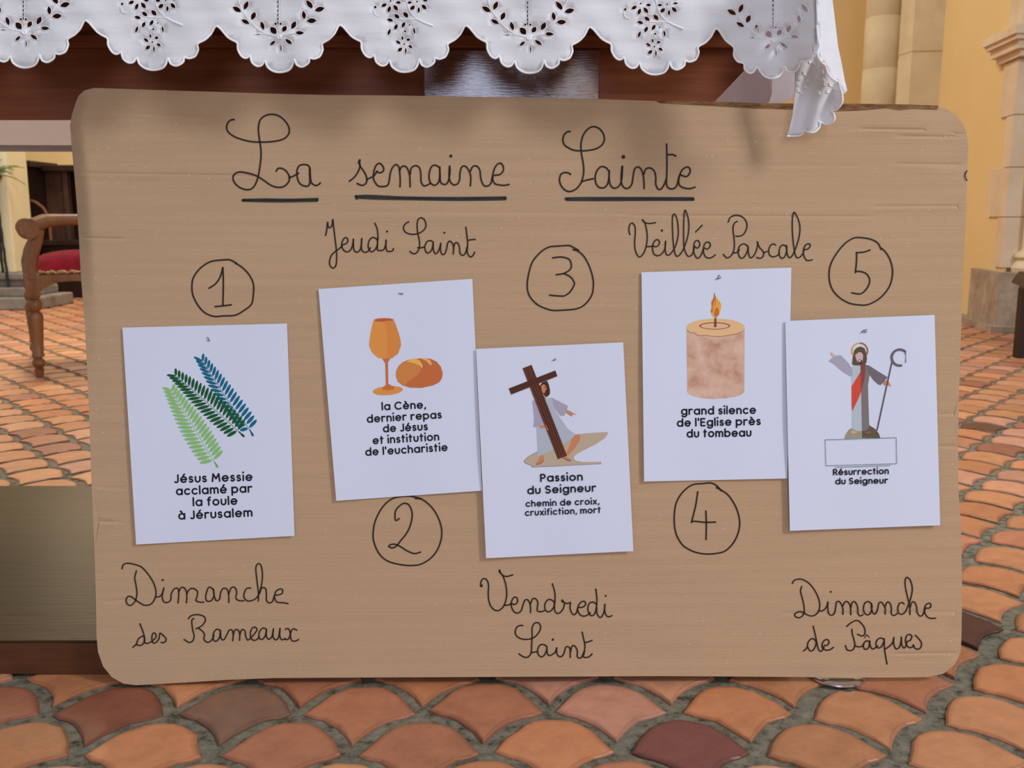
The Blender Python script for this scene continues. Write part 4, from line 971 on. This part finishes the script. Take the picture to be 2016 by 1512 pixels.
s5.poly('figure_print', [T_('140,375 152,366 168,380 190,395 207,405 178,428 160,410')], flat('print_skin3', (220, 176, 160)))
s5.poly('figure_print', [T_('552,515 590,522 650,562 800,655 765,700 722,745 695,738 640,690 596,628 572,570')], flat('print_sleeve_dark', (116, 106, 112)))
s5.poly('figure_print', [T_('750,720 775,695 800,688 822,722 842,762 818,752 800,735 790,752 762,748')], skin_m)
def ringp(c, r0, r1, a0, a1, n=22): return arcp(c[0], c[1], r1, r1, a0, a1, n) + arcp(c[0], c[1], r0, r0, a1, a0, n)
s5.poly('figure_print', [tr(o, k, ringp((481, 352), 80, 96, 90, 270))], flat('print_halo', (230, 170, 62)))
s5.poly('figure_print', [tr(o, k, ringp((483, 352), 80, 96, 270, 430))], flat('print_halo_dark', (158, 112, 56)))
s5.poly('figure_print', [T_('395,500 402,430 420,345 450,315 490,303 535,322 555,380 564,440 556,490 540,512 470,520 402,515')], flat('print_hair2', (98, 78, 60)))
s5.poly('figure_print', [T_('428,400 470,368 500,372 520,400 515,460 500,495 460,490 440,450')], flat('print_face', (206, 176, 178)))
s5.poly('figure_print', [T_('458,462 480,448 508,460 506,495 484,502 462,492')], flat('print_beard', (96, 42, 36)))
s5.poly('figure_print', [tr(o, k, disc((480, 468), 14, 10))], flat('print_mouth', (214, 188, 184)))
s5.poly('figure_print', [T_('372,1285 395,1262 420,1272 466,1275 430,1298 395,1310')], flat('print_foot', (214, 168, 118)))
s5.poly('figure_print', [T_('512,1275 560,1280 590,1262 615,1285 590,1308 550,1300')], flat('print_foot_dark', (140, 96, 70)))
dk = flat('print_staff', (84, 74, 78))
s5.lines('crook_print', [T_('850,485 765,870 680,1262')], 2.3, dk)
s5.lines('crook_print', [tr(o, k, arcp(940, 430, 92, 92, 80, 305, 26))], 4.6, flat('print_crook', (108, 98, 104)))
s5.poly('crook_print', [T_('985,345 1010,352 1012,490 1002,488 1006,420 1000,380')], dk)
s5.lines('box_print', [tr((1530, 610), 3.361, P_('318,860 788,846 792,1018 323,1032 318,860'))], .9, flat('print_box', (46, 96, 74)))
s5.lines('box_print', [tr((1530, 610), 3.361, P_('385,1042 748,1030'))], .9, flat('print_rule', (70, 110, 100)))
s5.caption((1530, 610), 3.361, [('Résurrection', 373, 738, 1096, 1087, 32), ('du Seigneur', 388, 732, 1156, 1150, 32)])
s5.pin(o, k, '500,148 520,120 560,106 555,140 540,140 520,122')

# ============================================================ THE EMBROIDERED ALTAR CLOTH
YC = 1.300
cloth = thing('altar_cloth', 'white cotton altar cloth with scalloped cutwork border draped over the altar', 'tablecloth', (-0.2, 1.7, 0.992))
def fdepth(x, y):
    d = YC + 0.003 * math.sin(x * 0.026 + 1) + 0.0010 * math.sin(y * 0.15 + x * 0.011) + 0.0008 * math.sin(x * 0.07 - y * 0.05)
    if y > 20: d += 0.002 * math.sin(x * 0.05) * (y - 20) / 100
    t = max(0, x - 1536)
    if t: d -= 1.25 * t / 1395 * min(1, t / 14)
    return d
def fr(x, y, k=0.0): return at_y(x, y, fdepth(x, y) - k)
K2 = 4.032
REF = P_('108,205 190,290 232,318 270,340 274,390 300,440 330,460 352,455 370,440 385,490 412,517 440,525 468,513 490,480 510,530 560,565 620,572 680,555 710,515 722,470 740,510 765,526 790,528 820,512 840,490 845,460 880,465 910,455 930,440 950,390 945,345 1000,310 1045,262')
REF = [(400 + x / K2, y / K2) for x, y in REF]
NOT = [(-322, 42), (-75, 42), (169, 40), (427, 51), (670, 49), (918, 50), (1162, 53), (1411, 56)]
def warp(i, p):
    (ax, ay), (bx, by) = NOT[i], (NOT[i + 1] if i + 1 < len(NOT) else (1655, 58))
    r0, r1 = (426.8, 50.8), (670.3, 48.4); t = (p[0] - r0[0]) / (r1[0] - r0[0])
    return (ax + (bx - ax) * t, p[1] + (ay + (by - ay) * t) - (r0[1] + (r1[1] - r0[1]) * t))
edge = []
for i in range(7): edge += [warp(i, p) for p in REF]
last = [(1250 + x / K2, y / K2) for x, y in P_('650,225 720,320 785,375 785,440 815,487 850,497 868,510 872,550 910,580 945,568 968,532 990,560 1020,598 1055,617 1090,622 1140,608 1172,570 1190,535 1205,560 1240,574 1275,567 1300,530 1318,492 1360,485 1400,462 1425,420 1428,370 1445,352')]
edge += last
front_out = edge + [(1606, 0), (1597, -122)] + [(x, -122) for x in range(1500, -322, -130)] + [(-322, -122)]
def shp(kind, *a): return (kind,) + a
LEAFA = '535,215,580,265,38 630,250,660,205,30 460,170,480,235,26 385,155,412,95,30 325,75,355,10,28 235,55,300,92,30 305,155,365,187,26 410,270,462,268,14 703,228,735,168,30 728,258,800,260,24 795,85,805,152,26 825,165,898,160,32 820,2,870,65,30 888,82,962,62,32 532,358,572,322,20 652,310,705,348,24 617,350,618,415,10'
LEAFB = '1420,55,1462,33,18 1472,100,1490,50,18 1515,42,1548,85,20 1533,20,1573,22,16 1620,22,1660,18,14 1645,78,1680,45,20 1712,55,1710,102,14 1735,35,1770,72,20 1742,3,1782,3,12 1522,115,1560,147,20 1592,98,1628,138,22 1465,155,1512,168,18 1580,220,1605,175,18 1522,238,1545,193,18 1472,282,1490,230,14 1672,218,1680,270,12 1583,285,1585,322,12 1614,318,1646,312,16 1534,324,1570,350,16 1630,360,1662,380,16 1548,410,1582,380,18 1610,376,1610,432,10'
DOTA = '575,188,10 615,188,10'
DOTB = '1492,10,8 1697,12,8 1372,60,11 1640,195,7 1605,248,9 1598,350,8'
def pp(s): return [tuple(float(v) for v in q.split(',')) for q in s.split()]
holes = []; stems = []
def big_lens(a_, b_, w_):
    cx, cy = (a_[0] + b_[0]) / 2, (a_[1] + b_[1]) / 2; k = 1.14
    return lens((cx + (a_[0] - cx) * k, cy + (a_[1] - cy) * k), (cx + (b_[0] - cx) * k, cy + (b_[1] - cy) * k), w_ * 1.35 + 0.5, 5)
def put(i, dx, f):                                    # reference crop -> pixel in lobe i
    return lambda x, y: warp(i, (400 + (x + dx) / K2, y / K2))
for i in range(0, 8):
    A = i % 2 == 1
    dx = 0 if A else -992.0                            # both motifs are read in the frame of the reference lobe
    if i == 7: dx = -40
    m_ = put(i, dx, 1)
    big = 1.0
    for x0, y0, x1, y1, w_ in pp(LEAFA if A else LEAFB): holes.append(big_lens(m_(x0, y0), m_(x1, y1), w_ / K2 * (1 if A else 1.25)))
    for x, y, r in pp(DOTA if A else DOTB): holes.append(disc(m_(x, y), r / K2 * 1.1 + 0.3, 8))
    if A:
        for y in (-140, -105, -70, -35, 2, 38, 72, 105, 138, 168): c_ = m_(594, y + 12); holes.append([(c_[0] - 1.7, c_[1] - 3.0), (c_[0] + 1.7, c_[1] - 3.0), (c_[0] + 1.7, c_[1] + 3.0), (c_[0] - 1.7, c_[1] + 3.0)])
        for s in ('605,290 520,272 430,225 360,150 310,80 280,0 262,-90', '605,290 700,240 790,170 850,90 900,10 925,-80', '605,300 606,460', '605,290 500,268 400,268', '605,290 690,268 740,258'): stems.append(([m_(*q) for q in pp(s)], 1.0))
    else:
        for s, w_ in (('1605,-30 1640,80 1700,150 1760,185', 1.0), ('1700,150 1760,180 1825,205', 1.9), ('1530,150 1620,155 1700,152 1760,178', 1.1), ('1360,80 1372,120 1405,132', 0.9)): stems.append(([m_(*q) for q in pp(s)], w_))
vis = []
for h in holes:
    if max(p[0] for p in h) > 1592 or min(p[0] for p in h) < -310: continue
    if max(p[1] for p in h) > 140: continue
    vis.append(h)
P, T = fill(front_out, vis, 13)
v, f = skin(P, T, fr, lambda x, y: fr(x, y) + Vector((0, 0.0005, 0)))
mesh('front_drop', v, f, M['cotton'], cloth, True)['label'] = 'front drop with cutwork flowers and scalloped hem'
e_ = MB(); sp = smooth_pts([p for p in edge], 3)
e_.tube([fr(x, y, 0.0006) for x, y in sp], 0.0013, 6)
for p, w_ in stems:
    q = [a_ for a_ in smooth_pts(p, 4) if a_[0] < 1585]
    if len(q) > 2: e_.tube([fr(x, y, 0.0004) for x, y in q], 0.00055 * w_, 5)
for h in vis: e_.tube([fr(x, y, 0.0003) for x, y in h], 0.00042, 5, closed=True)
for i in (1, 3, 5, 7): c_ = put(i, 0 if i < 7 else -40, 1)(605, 292); e_.lathe([(0.0045, 0), (0.004, 0.001), (0.001, 0.0016)], (0, 0, 0), 10) if False else e_.tube([fr(c_[0] + d[0], c_[1] + d[1], 0.0006) for d in disc((0, 0), 3.2, 8)], 0.0014, 6, closed=True)
e_.build('embroidery', M['thread'], cloth, True)
# bright side drop at the corner, turned to the right-hand light
def sd(x, y): return at_y(x, y, 1.222 + 1.1 * (x - 1606) / 1395 + 0.004 * math.sin(x * 0.2 + y * 0.02))
side = [(1597, -122), (1606, 0), (1608, 50), (1610, 75), (1613, 93), (1609, 103), (1611, 114), (1618, 124), (1624, 129), (1629, 143), (1636, 153), (1644, 159), (1649, 161), (1652, 170), (1658, 187), (1664, 183), (1668, 178), (1663, 158), (1657, 125), (1650, 92), (1645, 50), (1639, 0), (1630, -122)]
P, T = fill(side, (), 9)
v, f = skin(P, T, sd, lambda x, y: sd(x, y) + Vector((0.0003, 0.0005, 0)))
sp_ = mesh('corner_pleat', v, f, M['cotton'], cloth, True); sp_['label'] = 'bright pleat hanging at the right corner'
MB().tube([sd(x, y) + Vector((0, -0.001, 0)) for x, y in smooth_pts(side[2:15], 3)], 0.0014, 6).build('embroidery', M['thread'], cloth, True)
# hanging tip, its back seen in the shade
def tp(x, y): return at_y(x, y, 1.315 + 0.45 * (1655 - x) / 1395 + 0.006 * math.sin(x * 0.12 + y * 0.03))
tip = [(1566, 120), (1590, 108), (1612, 100), (1632, 128), (1650, 160), (1657, 184), (1658, 200), (1653, 210), (1645, 217), (1636, 217), (1641, 224), (1643, 234), (1638, 242), (1628, 245), (1618, 242), (1613, 240), (1614, 248), (1609, 256), (1600, 261), (1590, 260), (1584, 257), (1577, 266), (1564, 268), (1549, 268), (1555, 250), (1560, 230), (1563, 205), (1566, 165)]
P, T = fill(tip, (), 9)
v, f = skin(P, T, tp, lambda x, y: tp(x, y) + Vector((-0.0003, 0.0005, 0)))
tm = mesh('hanging_tip', v, f, M['cotton'], cloth, True); tm['label'] = 'shaded hanging corner tip with scalloped hem'
e_ = MB(); e_.tube([tp(x, y) + Vector((0, -0.001, 0)) for x, y in smooth_pts(tip[4:24], 3)], 0.0012, 6)
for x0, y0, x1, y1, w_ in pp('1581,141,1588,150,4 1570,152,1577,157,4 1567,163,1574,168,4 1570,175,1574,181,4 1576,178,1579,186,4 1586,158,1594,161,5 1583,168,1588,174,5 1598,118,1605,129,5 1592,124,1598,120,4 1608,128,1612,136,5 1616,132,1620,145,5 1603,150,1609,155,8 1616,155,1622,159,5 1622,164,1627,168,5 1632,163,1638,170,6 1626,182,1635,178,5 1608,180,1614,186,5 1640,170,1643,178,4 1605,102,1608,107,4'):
    e_.tube([tp(x, y) + Vector((0, -0.0008, 0)) for x, y in lens((x0, y0), (x1, y1), w_, 4)], 0.0007, 5, closed=True)
    L = lens((x0, y0), (x1, y1), w_ * .8, 4); e_.add([tp(x, y) + Vector((0, -0.0009, 0)) for x, y in L], [tuple(range(len(L)))])  # eyelets filled pale to paint the light showing through them
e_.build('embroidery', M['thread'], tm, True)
# top, rear drop and side drop seen from inside
MB().box((-1.72, YC + 0.004, 0.9905), (0.41, 2.2, 0.9915)).build('top_panel', M['cotton'], cloth)
def drop(name, pts, zlow, amp, th, label, ztop=0.9915, ph=0.0):
    V = []; n = len(pts); rows = 7
    for i, (x, y) in enumerate(pts):
        for r_ in range(rows):
            t = r_ / (rows - 1); z = ztop + (zlow(i / (n - 1)) - ztop) * t
            V.append((x + amp * t * math.sin(i * 1.1 + ph), y + amp * t * math.cos(i * 0.8 + ph), z))
    Fc = [(i * rows + r_, (i + 1) * rows + r_, (i + 1) * rows + r_ + 1, i * rows + r_ + 1) for i in range(n - 1) for r_ in range(rows - 1)]
    k_ = len(V); V2 = V + [(a_ + th[0], b_ + th[1], c_) for a_, b_, c_ in V]
    Fc2 = Fc + [tuple(j + k_ for j in q[::-1]) for q in Fc] + [((i + 1) * rows - 1, (i + 2) * rows - 1, (i + 2) * rows - 1 + k_, (i + 1) * rows - 1 + k_) for i in range(n - 1)]
    o = MB().add(V2, Fc2).build(name, M['cotton_lit'], cloth, True); o['label'] = label
    return [V[(i + 1) * rows - 1] for i in range(n)]
zr = at_y(60, 300, 2.2).z
hem = drop('rear_drop', [(-1.72 + 2.13 * i / 30, 2.2) for i in range(31)], lambda t: zr + 0.008 * (0.5 - t), 0.003, (0, 0.0006), 'rear drop of the cloth seen below the altar')
MB().prism([(x, y - 0.0015, z) for x, y, z in hem] + [(x, y - 0.0015, z + 0.014) for x, y, z in hem[::-1]], (0, 0.001, 0)).build('hem', M['cotton'], cloth)
drop('side_drop', [(0.425 - 0.02 * math.sin(i), 1.36 + 0.84 * i / 16) for i in range(17)], lambda t: 0.818 + 0.012 * math.sin(t * 5), 0.006, (0.0006, 0), 'inner face of the right side drop')
drop('side_drop', [(0.405 - 0.02 * math.sin(i * .7), 1.37 + 0.80 * i / 16) for i in range(17)], lambda t: 0.845 + 0.02 * math.sin(t * 7 + 1), 0.006, (0.0006, 0), 'inner fold of the right side drop', 0.95, 2.0)

# ============================================================ steel disc under the sign
pc = at_z(1645, 1323, 0.004)
dt = MB().lathe([(0.040, 0.0), (0.042, 0.0015), (0.0415, 0.004), (0.037, 0.0062), (0.034, 0.0058), (0.030, 0.0066), (0.001, 0.0068)], (pc.x, pc.y, 0), 40).build('steel_disc', M['chrome'], None, True, origin=(pc.x, pc.y, 0))
tag(dt, 'round polished steel disc peeking out under the lower right edge of the cardboard sign', 'disc')
